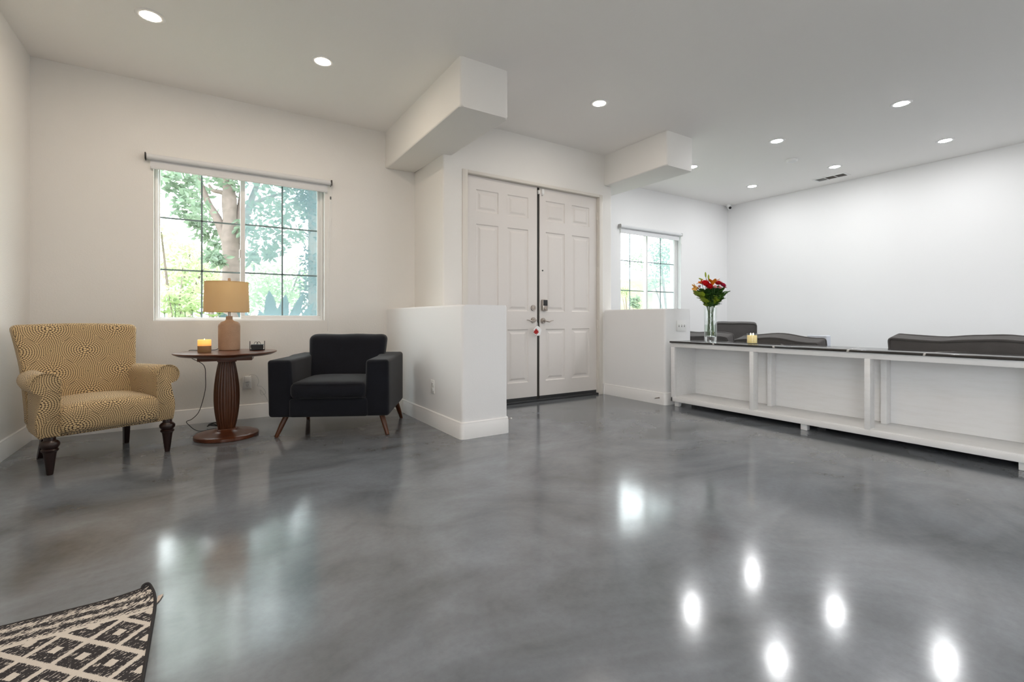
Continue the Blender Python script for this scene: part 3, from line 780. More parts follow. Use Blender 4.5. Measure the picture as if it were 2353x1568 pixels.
t = thing('coaster_rack', 'small black wire rack with a stack of black coasters on the round table', 'coaster rack', (.372, 4.50, TZ), radians(-5))
b = NB()
for s in (-1, 1):
    for yy in (-.03, .03): tube(b, [(s * .054, yy, .0), (s * .054, yy, .076)], .0025, 8)
    tube(b, [(s * .054, -.03, .003), (s * .054, .03, .003)], .0025, 8)
for yy in (-.03, .03): tube(b, [(-.054, yy, .003), (.054, yy, .003)], .0025, 8)
obj('wire_rack', b, M['black'], t)
b = NB()
for i in range(7): box(b, -.046 + random.uniform(-.003, .003), .046 + random.uniform(-.003, .003), -.044, .044, .006 + i * .0062, .0115 + i * .0062, .001)
obj('coaster_stack', b, M['black'], t)
for dx in (-.010, .010):
    b = NB(); tube(b, [(dx + .014 * cos(a), .0, .048 + .022 * sin(a)) for a in [pi * i / 12 for i in range(13)]], .0018, 6); obj('wire_ring', b, M['black'], t)

# ------------------------------------------------------------------ rug
def rug():
    t = thing('area_rug', 'black and cream diamond patterned rug with curled corner, bottom left', 'rug', (-.135, 2.05, 0))
    k = NT('woven_diamonds'); c = k.n('ShaderNodeTexCoord'); sx = k.n('ShaderNodeSeparateXYZ'); k.l(c.outputs['UV'], sx.inputs[0]); x, y = sx.outputs[0], sx.outputs[1]
    vn = k.coord('UV', scale=(1, 1, 1), rot=(0, 0, -.62)); mp = k.n('ShaderNodeMapping'); mp.inputs['Scale'].default_value = (1, 3.2, 1); k.l(vn, mp.inputs[0])
    n1 = k.noise(mp.outputs[0], 95, 3, .6); n2 = k.noise(mp.outputs[0], 45, 3, .6)
    jit = k.math('MULTIPLY', k.math('SUBTRACT', n1, .5), .16)
    # diamond lattice: u,v integer on the cream lines
    u0 = k.math('DIVIDE', k.math('SUBTRACT', x, -.077), .14); v0 = k.math('DIVIDE', k.math('SUBTRACT', y, -.228), .150)
    def tri(s_):
        f = k.math('FRACT', k.math('ADD', s_, 100.5)); return k.math('ABSOLUTE', k.math('SUBTRACT', f, .5))
    a = tri(k.math('ADD', k.math('ADD', u0, v0), .5)); b_ = tri(k.math('ADD', k.math('SUBTRACT', u0, v0), .5))
    near = k.math('MINIMUM', a, b_)
    line = k.math('LESS_THAN', k.math('ADD', near, jit), .078)
    far = k.math('MAXIMUM', k.math('SUBTRACT', .5, a), k.math('SUBTRACT', .5, b_))
    cen = k.math('LESS_THAN', k.math('ADD', far, k.math('MULTIPLY', jit, .6)), .125)
    mott = k.math('GREATER_THAN', k.math('ADD', n2, k.math('MULTIPLY', k.math('SUBTRACT', n1, .5), .8)), .63)
    dia = k.math('MAXIMUM', k.math('MAXIMUM', line, cen), mott)
    # border band
    inb = k.math('GREATER_THAN', y, -.134)
    cream = k.math('LESS_THAN', k.math('ADD', k.math('ABSOLUTE', k.math('SUBTRACT', y, -.140)), k.math('MULTIPLY', jit, .05)), .007)
    stripes = k.math('MULTIPLY', k.math('SINE', k.math('MULTIPLY', y, 2 * pi / .046)), .10)
    bm_ = k.math('GREATER_THAN', k.math('ADD', k.math('ADD', n2, stripes), k.math('MULTIPLY', k.math('SUBTRACT', n1, .5), .9)), .53)
    pat = k.math('MAXIMUM', cream, k.math('ADD', k.math('MULTIPLY', inb, bm_), k.math('MULTIPLY', k.math('SUBTRACT', 1.0, inb), dia)))
    k.set(Base_Color=k.mix(pat, (.028, .024, .026), k.mix(n1, (.56, .50, .43), (.72, .66, .59))), Roughness=.9)
    k.bump(k.math('ADD', pat, k.math('MULTIPLY', k.noise(c.outputs['UV'], 900, 2), .4)), .5, .0015)
    def curl(x, y):
        """lift of the free corner"""
        d = max(0, 1 - (abs(x) + abs(y)) / .19)
        z = .017 * d ** 2.0
        return (x - .022 * d ** 3.5, y + .0 * d, z)
    L, D, nx, ny = 1.0, 2.2, 70, 110; xs = [-L * (i / nx) ** 1.6 for i in range(nx + 1)]; ys = [-D * (j / ny) ** 1.8 for j in range(ny + 1)]
    b = NB(); uv = b.loops.layers.uv.verify(); g = {}
    for lev, dz in ((1, .007), (0, .001)):
        for i, x in enumerate(xs):
            for j, y in enumerate(ys):
                p = curl(x, y); g[(lev, i, j)] = b.verts.new((p[0], p[1], p[2] + dz))
    def face(vs, cs):
        f = b.faces.new(vs)
        for lp, cc in zip(f.loops, cs): lp[uv].uv = cc
    for lev in (1, 0):
        for i in range(nx):
            for j in range(ny):
                ii = [(i, j), (i, j + 1), (i + 1, j + 1), (i + 1, j)]
                if not lev: ii.reverse()
                face([g[(lev, a_, b2)] for a_, b2 in ii], [(xs[a_], ys[b2]) for a_, b2 in ii])
    def side(seq):
        for (a_, b2), (c_, d_) in zip(seq, seq[1:]):
            face([g[(1, a_, b2)], g[(0, a_, b2)], g[(0, c_, d_)], g[(1, c_, d_)]], [(xs[a_], ys[b2])] * 2 + [(xs[c_], ys[d_])] * 2)
    side([(i, 0) for i in range(nx + 1)]); side([(0, j) for j in range(ny + 1)]); side([(nx, j) for j in range(ny + 1)]); side([(i, ny) for i in range(nx + 1)])
    obj('rug_pile', b, k.m, t, angle=60)
    def edge(seq, nm='edge_binding'):
        b = NB(); tube(b, seq, .0048, 8); obj(nm, b, plain('binding_black', (.018, .015, .016), .75), t)
    e1 = [Vector(curl(x, 0)) + Vector((0, 0, .0045)) for x in xs]; e2 = [Vector(curl(0, y)) + Vector((0, 0, .0045)) for y in ys]
    edge(e1); edge(e2)
    c0 = Vector(curl(0, 0)) + Vector((0, 0, .0045))
    b = NB(); tube(b, spline([c0 + Vector((.004, -.02, -.006)), c0, c0 + Vector((-.008, .006, .006)), c0 + Vector((-.018, .004, .004)), c0 + Vector((-.022, 0, -.002))], 5), .005, 8); obj('corner_tuft', b, plain('binding_black2', (.015, .013, .014), .75), t)
    b = NB(); prism(b, [(.003, -.10), (.003, -.055), (.018, -.05), (.010, -.085)], .002, .0045); obj('care_label', b, plain('label_beige', (.62, .52, .44), .7), t, label='beige fabric label')
rug()

# ------------------------------------------------------------------ low open shelf unit
X0, X1, YE, YS = 4.212, 4.612, 3.365, -.55
t = thing('open_shelf_unit', 'long low white painted open shelf unit dividing the rooms', 'shelf unit', (X0, 0, 0))
def part(nm, f, mat='wood', label=None):
    b = NB(); f(b); return obj(nm, b, M[mat], t, label=label)
w = X1 - X0
part('top_rail', lambda b: box(b, 0, w, YS, YE, .636, .681, .003))
part('bottom_rail', lambda b: box(b, 0, .038, YS, YE, .054, .100, .003))
part('bottom_rail', lambda b: box(b, w - .038, w, YS, YE, .054, .108, .003))
part('shelf_board', lambda b: box(b, .004, w - .015, YS + .01, YE - .01, .088, .108, .002))
part('back_panel', lambda b: box(b, w - .012, w - .001, YS, YE, .108, .636))
part('end_panel', lambda b: box(b, 0, w, YE - .022, YE, .054, .636, .003))
for y in (2.47, 1.562, .645, -.27):
    part('upright_post', lambda b: box(b, 0, .080, y - .020, y + .020, .098, .638, .004))
    part('upright_post', lambda b: box(b, w - .10, w - .012, y - .020, y + .020, .106, .638, .004))
part('upright_post', lambda b: box(b, 0.001, .040, YE - .045, YE - .0225, .098, .637, .004))
for y in (3.315, 2.03, .745, -.50):
    for x in (.030, w - .085): part('foot', lambda b: box(b, x, x + .052, y - .026, y + .026, 0, .055, .004))
b = NB(); box(b, X0 - .018, X1 + .012, YS, YE + .004, .681, .700, .003); tag(obj('countertop', b, M['marble']), 'black marble countertop with white veins on the white shelf unit', 'countertop')

# ------------------------------------------------------------------ seating behind the shelf unit
def cushion(label, loc, rot, w, h, d, sag=.02, seed=0):
    """box cushion with piped edges; local x width, z height, y thickness"""
    t = thing('sofa_cushion', label, 'cushion', loc); t.rotation_euler = rot
    def wp(x, y, z):
        e = (1 - (2 * x / w) ** 2); f = (z / h)
        nz = .012 * noise.noise(Vector((x * 5 + seed, z * 5, seed)))
        yy = y * (1 + .18 * e * (1 - (2 * f - 1) ** 2)) + nz
        zz = z + nz * 1.5 - sag * f * (2 * x / w) ** 2 * .5 + sag * .4 * f * sin(x * 9 + seed)
        return (x, yy, zz)
    b = NB(); rbox(b, -w / 2, w / 2, -d / 2, d / 2, 0, h, .022, 12, 3, wp); obj('cushion_cover', b, M['grey'], t)
    for s in (-1, 1):
        r = .03; P = []
        q = rpoly([(-w / 2 + .006, .006), (w / 2 - .006, .006), (w / 2 - .006, h - .006), (-w / 2 + .006, h - .006)], r, 5)
        n = len(q)
        for i in range(n):
            a_ = Vector(q[i]); c_ = Vector(q[(i + 1) % n]); m = max(1, int((c_ - a_).length / .05))
            for k2 in range(m):
                p = a_.lerp(c_, k2 / m); yy = s * (d / 2 - .004); v = Vector(wp(p.x, yy, p.y)); P.append(v + Vector((0, s * .003, 0)))
        b = NB(); tube(b, P, .0115, 8, True); obj('piping', b, M['pipe'], t)
    return t
def sofa_seat(label, x0, x1, y0, y1, backs):
    t = thing('sofa', label, 'sofa', ((x0 + x1) / 2, (y0 + y1) / 2, 0)); cx, cy = (x0 + x1) / 2, (y0 + y1) / 2
    b = NB(); rbox(b, x0 - cx, x1 - cx, y0 - cy, y1 - cy, .03, .40, .03, 5, 3); obj('seat_base', b, M['grey'], t)
    for bx in backs:
        b = NB(); rbox(b, bx[0] - cx, bx[1] - cx, bx[2] - cy, bx[3] - cy, .30, bx[4], .03, 5, 3); obj('back_frame', b, M['grey'], t)
    for sx_ in (x0 + .06, x1 - .06):
        for sy_ in (y0 + .06, y1 - .06):
            b = NB(); lathe(b, [(.02, 0), (.026, .04)], 16, (sx_ - cx, sy_ - cy)); obj('leg', b, M['black'], t)
    return t
sofa_seat('grey sofa standing behind the shelf unit, mostly hidden', 4.64, 5.66, -.75, 3.16, [(4.64, 4.88, -.75, 3.16, .62)])
RY = radians(90)
cushion('grey piped sofa cushion behind the lit candle', (5.02, 2.625, .40), (radians(-13), 0, RY + radians(1)), .84, .362, .17, .03, 1.3)
cushion('long grey piped sofa cushion at the right edge of the photo', (5.02, .935, .40), (radians(-10), radians(1.3), RY), 1.42, .398, .17, -.035, 4.1)
sofa_seat('grey armchair in the far corner of the right room', 6.05, 6.95, 3.55, 4.55, [(6.80, 6.95, 3.55, 4.55, .66)])
cushion('upright grey back cushion of the corner armchair, right of the vase', (6.52, 4.06, .42), (radians(6), 0, radians(-58)), .54, .462, .15, .008, 2.2)
sofa_seat('grey armchair behind the right low wall', 4.95, 5.75, 3.50, 4.40, [(4.95, 5.09, 3.50, 4.40, .60)])
cushion('grey piped cushion partly hidden by the flower vase', (5.22, 3.66, .42), (radians(-16), 0, RY + radians(8)), .72, .345, .15, .012, 3.3)
cushion('low grey cushion just right of the switch wall', (5.42, 3.94, .42), (radians(-8), 0, RY), .60, .34, .12, .012, 5.3)
b = NB(); rbox(b, 5.50, 5.60, 2.405, 2.60, .40, .760, .01, 2, 3); 
tag(obj('side_box', b, plain('pale_box', (.55, .58, .64), .5)), 'pale blue grey box standing behind the sofa cushion', 'box')

# ------------------------------------------------------------------ vase, flowers and jar candle on the counter
CT = .700; VX, VY = 4.455, 3.055
t = thing('glass_vase', 'tall clear cylinder vase holding flowers on the marble countertop', 'vase', (VX, VY, CT))
R_ = .062; HV = .358
b = NB(); lathe(b, [(R_, 0.0), (R_, HV), (R_ - .003, HV), (R_ - .003, .056)], 48, cap=False); obj('vase_wall', b, M['vglass'], t)
b = NB(); lathe(b, [(.0001, .001), (R_ - .001, .001), (R_ - .001, .050), (R_ - .006, .054), (.0001, .050)], 48, cap=False); obj('thick_base', b, M['solidglass'], t)
b = NB(); lathe(b, [(.0001, .057), (R_ - .0045, .057), (R_ - .0045, .176), (.0001, .176)], 40, cap=False); obj('water', b, M['water'], t)

GRN = [plain('leaf_dark', (.028, .085, .014), .5), plain('leaf_mid', (.06, .15, .018), .5), plain('leaf_lime', (.30, .40, .03), .5)]
STEM = plain('stem_green', (.055, .12, .03), .5)
RED = plain('rose_red', (.55, .008, .012), .5); HOT = plain('rose_bright_red', (.72, .012, .02), .5); PNK = plain('carnation_pink', (.72, .16, .22), .6); PALE = plain('carnation_pale', (.80, .48, .48), .6)
ORG = plain('lily_orange', (.85, .24, .008), .45); YEL = plain('lily_peach', (.80, .42, .08), .5); PKR = plain('rose_pink_red', (.60, .02, .09), .5)
CR = Vector((cos(YAW), -sin(YAW), 0))    # rightwards as the bouquet is seen; flowers sit in a bunch round the vase axis
CF = Vector((sin(YAW), cos(YAW), 0))
def petal(bm, base, direction, up, L, Wd, cup, curl_, n=5):
    """curved cupped petal as a thick strip"""
    d = direction.normalized(); u = (up - d * up.dot(d)).normalized(); s = d.cross(u); rows = []
    for i in range(n + 1):
        f = i / n; wdt = Wd * sin(pi * min(1, .12 + .80 * f)) ** .8; c = base + d * (L * f) + u * (curl_ * f * f)
        rows.append([c - s * wdt + u * cup, c - s * wdt * .5, c, c + s * wdt * .5, c + s * wdt + u * cup])
    vs = [[bm.verts.new(p) for p in r] for r in rows]
    for A, B in zip(vs, vs[1:]):
        for k2 in range(4): bm.faces.new((A[k2], A[k2 + 1], B[k2 + 1], B[k2]))
def stemcurve(head, r0=.032):
    a = random.uniform(0, 2 * pi); foot = Vector((r0 * cos(a), r0 * sin(a), .066)); neck = Vector((foot.x * -.2 + head.x * .28, foot.y * -.2 + head.y * .28, .35))
    if neck.xy.length > .048: neck.xy = neck.xy.normalized() * .048
    return spline([foot, foot.lerp(neck, .5), neck, neck.lerp(head, .6) + Vector((0, 0, .01)), head], 5)
def flower(nm, label, cat, kind, px, pz, dep, mat, size=.03, tilt=(0, 0, 1), leafm=1):
    h = CR * px + CF * dep + Vector((0, 0, pz)); t = thing(nm, label, cat, (VX, VY, CT)); up = Vector(tilt).normalized()
    b = NB(); tube(b, stemcurve(h), .0024, 6); obj('stem', b, STEM, t)
    b = NB(); q = Vector((0, 0, 1)).rotation_difference(up)
    if kind == 'rose':
        for ring, (cnt, rr, L, open_) in enumerate(((3, .002, .95, .12), (4, .006, .95, .30), (5, .010, .85, .55), (6, .013, .75, .9))):
            for i in range(cnt):
                a = 2 * pi * i / cnt + ring * .7; out = Vector((cos(a), sin(a), 0)); d = (Vector((0, 0, 1)) + out * open_).normalized()
                petal(b, h + q @ (out * rr * size / .03), q @ d, q @ -out, size * L, size * .55, size * .10, -size * .08)
    elif kind == 'lily':
        for i in range(6):
            a = 2 * pi * i / 6; out = Vector((cos(a), sin(a), 0)); d = (Vector((0, 0, 1)) + out * .62).normalized()
            petal(b, h, q @ d, q @ -out, size * 1.7, size * .42, size * .10, -size * .55, 7)
    elif kind == 'bud':
        m_ = Matrix.Translation(h) @ q.to_matrix().to_4x4() @ Matrix.Diagonal((.30, .30, 1, 1)); bmesh.ops.create_uvsphere(b, u_segments=12, v_segments=10, radius=size, matrix=m_)
    elif kind == 'carnation':
        for i in range(26):
            a = random.uniform(0, 2 * pi); e = random.uniform(.1, 1.2); out = Vector((cos(a), sin(a), 0)); d = (Vector((0, 0, 1)) + out * e).normalized()
            petal(b, h, q @ d, q @ -out, size * random.uniform(.7, 1), size * .3, size * .06, 0, 3)
    obj('flower_head', b, mat, t, angle=80)
    if leafm is not None:
        b = NB(); base = h * .72 + Vector((0, 0, .29)) * .28
        for i in range(3):
            a = random.uniform(0, 2 * pi); out = Vector((cos(a), sin(a), random.uniform(.1, .7))); petal(b, base + Vector((0, 0, -.02 * i)), out, Vector((0, 0, 1)), .05, .014, .003, -.012, 4)
        obj('leaf', b, GRN[leafm], t, angle=80)
flower('lily', 'open orange lily at the top centre of the bouquet', 'lily', 'lily', -.012, .588, -.085, ORG, .050, (0, 0, 1))
flower('lily', 'half open orange lily left of the tallest lily', 'lily', 'lily', -.090, .605, .0, ORG, .030, tuple(Vector((0, 0, 1)) - CR * .8))
flower('lily', 'peach coloured lily drooping at the left side of the bouquet', 'lily', 'lily', -.130, .562, -.01, YEL, .042, tuple(Vector((0, 0, -.15)) - CR * 1.0))
flower('rose', 'deep red rose on the right of the bouquet', 'rose', 'rose', .077, .596, -.01, RED, .044, tuple(Vector((0, 0, 1)) + CR * .1))
flower('rose', 'bright red rose at the front left of the bouquet', 'rose', 'rose', -.078, .592, -.05, HOT, .046, tuple(Vector((0, 0, .8)) - CF * .7))
flower('rose', 'bright red rose at the front centre, slightly lower', 'rose', 'rose', -.045, .566, -.06, HOT, .042, tuple(Vector((0, 0, .6)) - CF * .8))
flower('rose', 'pink red rose at the far right of the bouquet', 'rose', 'rose', .124, .580, .0, PKR, .038, tuple(Vector((0, 0, .9)) + CR * .4 - CF * .3))
flower('carnation', 'pink carnation at the right edge of the bouquet', 'carnation', 'carnation', .140, .565, .01, PNK, .038, tuple(Vector((0, 0, .6)) + CR * .6))
flower('carnation', 'pale pink carnation below the orange lily', 'carnation', 'carnation', 0.008, .556, -.085, PALE, .034, tuple(Vector((0, 0, .7)) - CF * .9))
flower('carnation', 'pale pink carnation at the front, right of the red roses', 'carnation', 'carnation', .056, .552, -.085, PALE, .030, tuple(Vector((0, 0, .7)) - CF * .9))
flower('carnation', 'peach pink carnation beside the drooping lily', 'carnation', 'carnation', -.118, .565, -.02, PALE, .030, tuple(Vector((0, 0, .8)) - CR * .4))
flower('lily_bud', 'tallest green lily bud above the bouquet', 'flower bud', 'bud', -.051, .700, .0, GRN[2], .030, (-.15, 0, 1), None)
flower('lily_bud', 'second green lily bud, just right of the tallest', 'flower bud', 'bud', -.020, .674, .0, GRN[2], .030, (0, .05, 1), None)
flower('lily_bud', 'short lime green bud at the upper left of the bouquet', 'flower bud', 'bud', -.100, .655, .0, GRN[2], .026, tuple(Vector((0, 0, .4)) - CR), 2)
def foliage(label, px, pz, mi, n, L, seed):
    random.seed(seed); t = thing('foliage_sprig', label, 'foliage', (VX, VY, CT)); h = CR * px + CF * random.uniform(-.05, .04) + Vector((0, 0, pz)); sc = stemcurve(h)
    b = NB(); tube(b, sc, .0028, 6); obj('stem', b, STEM, t); b = NB(); base = Vector((px * .25 * CR.x, px * .25 * CR.y, .365))
    for i in range(int(n * 1.5)):
        f = random.random(); p = base.lerp(h, f); a = random.uniform(0, 2 * pi)
        out = Vector((cos(a), sin(a), random.uniform(.5, 1.6))) + CR * px * 6
        p = p + CR * random.uniform(-.02, .02) * (.4 + f) + CF * random.uniform(-.03, .03) * (.4 + f); petal(b, p, out, Vector((0, 0, 1)), L * random.uniform(.8, 1.2) * (.65 + .35 * f), L * .34, .004, -.012, 5)
    obj('leaves', b, GRN[mi], t, angle=80)
foliage('lime green leaf sprig at the left of the bouquet', -.110, .490, 2, 22, .090, 3)
foliage('dark green leaf sprig at the front of the bouquet', -.045, .520, 0, 26, .090, 4)
foliage('dark green leaf sprig in the middle of the bouquet', .020, .530, 0, 28, .090, 5)
foliage('mid green leaf sprig at the right of the bouquet', .095, .520, 1, 26, .080, 6)
foliage('mid green leaf sprig at the back of the bouquet', -.075, .530, 1, 24, .085, 9)
foliage('lime green leaf sprig low at the right', .065, .450, 2, 16, .080, 8)
foliage('long leaved green sprig reaching out to the right', .130, .500, 1, 18, .070, 12)
foliage('dark green leaf sprig right of the red roses', .050, .560, 0, 22, .070, 15)
random.seed(11)

t = thing('jar_candle', 'lit cream candle in a clear glass jar on the marble countertop', 'candle', (4.405, 2.575, CT))
b = NB(); lathe(b, [(.0001, .0), (.046, .0), (.047, .004), (.047, .100), (.0445, .100), (.0445, .006), (.0001, .006)], 40, cap=False); obj('glass_jar', b, M['vglass'], t)
k = NT('cream_wax'); v = k.coord(); sx = k.n('ShaderNodeSeparateXYZ'); k.l(v, sx.inputs[0])
k.set(Base_Color=(.82, .66, .30, 1), Roughness=.5); k.l(k.ramp(k.math('MULTIPLY', sx.outputs[2], 10), [(.1, (.30, .22, .06)), (.75, (1, .72, .32))]), k.b.inputs['Emission Color']); k.b.inputs['Emission Strength'].default_value = .30
b = NB(); lathe(b, [(.0001, .0065), (.0440, .0065), (.0440, .080), (.0001, .076)], 40, cap=False); obj('wax', b, k.m, t)
FL = emis('candle_flame', (1, .72, .35), 16)
for dx in (-.014, .012):
    p = CR * dx
    b = NB(); lathe(b, [(.0001, .080), (.0045, .085), (.0035, .093), (.0001, .104)], 12, (p.x, p.y), cap=False); obj('flame', b, FL, t)
    b = NB(); lathe(b, [(.001, .076), (.001, .082)], 8, (p.x, p.y)); obj('wick', b, M['black'], t)

# ------------------------------------------------------------------ outdoors
k = NT('garden_ground'); v = k.coord()
k.set(Base_Color=k.ramp(k.noise(v, .35, 6, .6, .6), [(.35, (.13, .17, .07)), (.5, (.25, .26, .16)), (.62, (.34, .31, .26))]), Roughness=.95)
b = NB(); box(b, -60, 90, 5.34, 90, -.5, -.12); struct(obj('trim_6', b, k.m))['label'] = 'garden ground outside the windows'
b = NB(); box(b, -30, 40, -40, YB - .31, -.5, -.12); box(b, -30, XL - .31, YB - .31, 5.33, -.5, -.12); struct(obj('trim_7', b, plain('patio_ground', (.62, .60, .57), .8)))['label'] = 'patio ground behind the house'
k = NT('hill_grass'); v = k.coord()
k.set(Base_Color=k.ramp(k.noise(v, .25, 6, .65, 1), [(.3, (.085, .11, .045)), (.5, (.145, .165, .06)), (.7, (.21, .205, .11))]), Roughness=.95)
b = NB(); n = 40; vs = {}
for i in range(n + 1):
    for j in range(n + 1):
        x = 20 + 100 * i / n; y = 32 + 55 * j / n
        hgt = max(0, (y - 32) / 20) ; z = -.13 + 8.3 * min(1, hgt) * (.85 + .25 * noise.noise(Vector((x * .04, y * .04, 3)))) * min(1, max(0, (x - 20) / 16)) + .4 * noise.noise(Vector((x * .3, y * .3, 0)))
        vs[i, j] = b.verts.new((x, y, max(z, -.13)))
for i in range(n):
    for j in range(n): b.faces.new((vs[i, j], vs[i + 1, j], vs[i + 1, j + 1], vs[i, j + 1]))
tag(obj('grassy_hill', b, k.m), 'yellow green grassy hill seen through the right window', 'hill')

def leafmat(name, a_, c_):
    k = NT(name); v = k.coord(); f = k.noise(v, 3.5, 4)
    k.set(Base_Color=k.mix(f, a_, c_), Roughness=.45); k.b.inputs['Specular IOR Level'].default_value = .4
    tr = k.n('ShaderNodeBsdfTranslucent'); k.l(k.mix(f, tuple(min(1, q * 1.6) for q in a_), tuple(min(1, q * 1.6) for q in c_)), tr.inputs[0])
    mx = k.n('ShaderNodeMixShader'); mx.inputs[0].default_value = .4; k.l(k.b.outputs[0], mx.inputs[1]); k.l(tr.outputs[0], mx.inputs[2]); k.l(mx.outputs[0], k.out.inputs[0]); return k.m
LF1 = leafmat('ficus_leaf', (.09, .145, .115), (.22, .28, .185)); LF2 = leafmat('light_leaf', (.235, .32, .16), (.38, .45, .26)); LF3 = leafmat('ivy_leaf', (.018, .042, .038), (.05, .085, .075)); LF4 = leafmat('agave_leaf', (.07, .115, .125), (.11, .165, .17))
BARK = plain('pale_bark', (.165, .128, .112), .8, var=.45, nscale=14, bump=.6, bscale=30)
def add_leaf(bm, p, L, rnd):
    d = Vector((rnd.gauss(0, 1), rnd.gauss(0, 1), rnd.gauss(-.3, .7))).normalized(); s = d.cross(Vector((rnd.gauss(0, 1), rnd.gauss(0, 1), rnd.gauss(0, 1)))).normalized(); u = s.cross(d)
    w_ = L * .21; c = [bm.verts.new(p + d * L * f - u * L * g) for f, g in ((0, 0), (.35, .02), (.7, .05), (1, .10))]
    l1 = [bm.verts.new(p + d * L * f - s * w_ * q + u * L * .04) for f, q in ((.3, .85), (.62, .9))]; l2 = [bm.verts.new(p + d * L * f + s * w_ * q + u * L * .04) for f, q in ((.3, .85), (.62, .9))]
    for a_ in (l1, l2): bm.faces.new((c[0], a_[0], c[1])); bm.faces.new((c[1], a_[0], a_[1], c[2])); bm.faces.new((c[2], a_[1], c[3]))
def leaves(bm, centres, n, L, seed):
    rnd = random.Random(seed)
    for (c, r) in centres:
        for i in range(n):
            q = Vector((rnd.gauss(0, 1), rnd.gauss(0, 1), rnd.gauss(0, 1))).normalized() * r * rnd.random() ** .45
            add_leaf(bm, Vector(c) + q, L * rnd.uniform(.7, 1.2), rnd)

Yt = 8.5
t = thing('broadleaf_tree', 'pale barked tree with branches and broad leaves outside the left window', 'tree', (.36, Yt, -.12)); T0 = Vector((.36, Yt, -.12))
def q_(x, y, Y=Yt): return at(x, y, Y) - T0
b = NB()
tube(b, spline([Vector((0.03, 0, 0)), q_(534, 720), q_(533, 640), q_(530, 560), q_(528, 500), q_(526, 440), q_(520, 385), q_(500, 300)], 6), lambda f: .16 - .10 * f + .01 * sin(f * 31), 16)
obj('trunk', b, BARK, t)
for P, r_ in (([(527, 565), (515, 540), (498, 500), (480, 470), (462, 425), (440, 380)], .085), ([(528, 470), (515, 445), (490, 438), (480, 425)], .05), ([(540, 600), (556, 540), (572, 480), (585, 440), (610, 380)], .08), ([(574, 475), (600, 460), (640, 447), (680, 435)], .04), ([(545, 560), (552, 480), (560, 400)], .07)):
    b = NB(); tube(b, spline([q_(x, y, Yt + i * .05) for i, (x, y) in enumerate(P)], 6), lambda f, r_=r_: r_ * (1 - .65 * f), 10); obj('branch', b, BARK, t)
cl = [(380, 405, .16), (400, 430, .20), (420, 405, .2), (445, 420, .2), (430, 455, .2), (420, 480, .16), (455, 480, .2), (450, 510, .12), (480, 500, .2), (470, 540, .14), (495, 560, .16), (480, 400, .25), (510, 405, .22), (545, 410, .24), (525, 390, .2), (498, 520, .14), (500, 595, .10), (485, 590, .08), (590, 400, .26), (615, 430, .24), (640, 470, .26), (600, 470, .22), (590, 520, .24), (630, 520, .24), (600, 565, .2), (640, 560, .16), (578, 590, .13), (620, 585, .1), (660, 500, .24), (670, 450, .26), (680, 540, .16), (700, 410, .26), (660, 400, .24), (705, 480, .2), (452, 455, .2), (560, 390, .25), (560, 520, .12)]
b = NB(); rnd = random.Random(5)
cents = []
for x, y, r in cl: cents.append((q_(x, y, Yt + rnd.uniform(-.5, 1.0)), r * 1.05))
for i in range(30): cents.append((q_(rnd.uniform(330, 760), rnd.uniform(180, 380), Yt + rnd.uniform(-.6, 1.2)), .35))
leaves(b, cents, 62, .125, 5); obj('foliage', b, LF1, t, recalc=False)

def bush(name, label, cat, x, y, z, r, mat, n, L, seed, trunk=True, sq=(1, 1, 1)):
    t = thing(name, label, cat, (x, y, -.12)); rnd = random.Random(seed); b = NB(); cs = []
    for i in range(14):
        v = Vector((rnd.gauss(0, .5) * sq[0], rnd.gauss(0, .4) * sq[1], rnd.gauss(0, .45) * sq[2])) * r; cs.append((v + Vector((0, 0, z + .12)), r * .42))
    leaves(b, cs, n, L, seed); obj('foliage', b, mat, t, recalc=False)
    if trunk:
        b = NB()
        for i in range(5):
            tip = cs[i][0]; tube(b, spline([Vector((0, 0, 0)), Vector((tip.x * .3, tip.y * .3, tip.z * .5)), tip], 4), lambda f: .05 * (1 - .7 * f) * r, 8)
        obj('stems', b, BARK, t)
    return t
for i, (px_, py_, Y, r, lab) in enumerate([(395, 625, 13, .95, 'airy light green tree low in the left half of the left window'), (490, 640, 16.5, 1.0, 'light green tree behind the trunk in the left window'), (405, 690, 11.6, .42, 'low light green shrub at the lower left of the left window'), (640, 660, 14, 1.1, 'pale green shrub behind the agave in the right half of the left window')]):
    p = at(px_, py_, Y); bush('light_green_tree', lab, 'tree', p.x, p.y, p.z, r, LF2, (100, 115, 40, 100)[i], .14, 20 + i)
# ivy column
t = thing('ivy_covered_trunk', 'dark ivy covered trunk at the right side of the left window', 'tree', (1.44, 8.2, -.12)); b = NB(); rnd = random.Random(3)
cs = [(Vector((rnd.uniform(-.06, .18), rnd.uniform(-.1, .1), .1 + i * .085)), .20) for i in range(44)]
cs += [(Vector((rnd.uniform(-.35, .3), 0, 3.1 + rnd.uniform(-.25, .8))), .26) for i in range(14)]
leaves(b, cs, 120, .075, 3); obj('foliage', b, LF3, t, recalc=False)
b = NB(); tube(b, [(0.06, 0, 0), (.06, 0, 2), (.06, 0, 4.2)], .10, 12); obj('trunk', b, BARK, t)
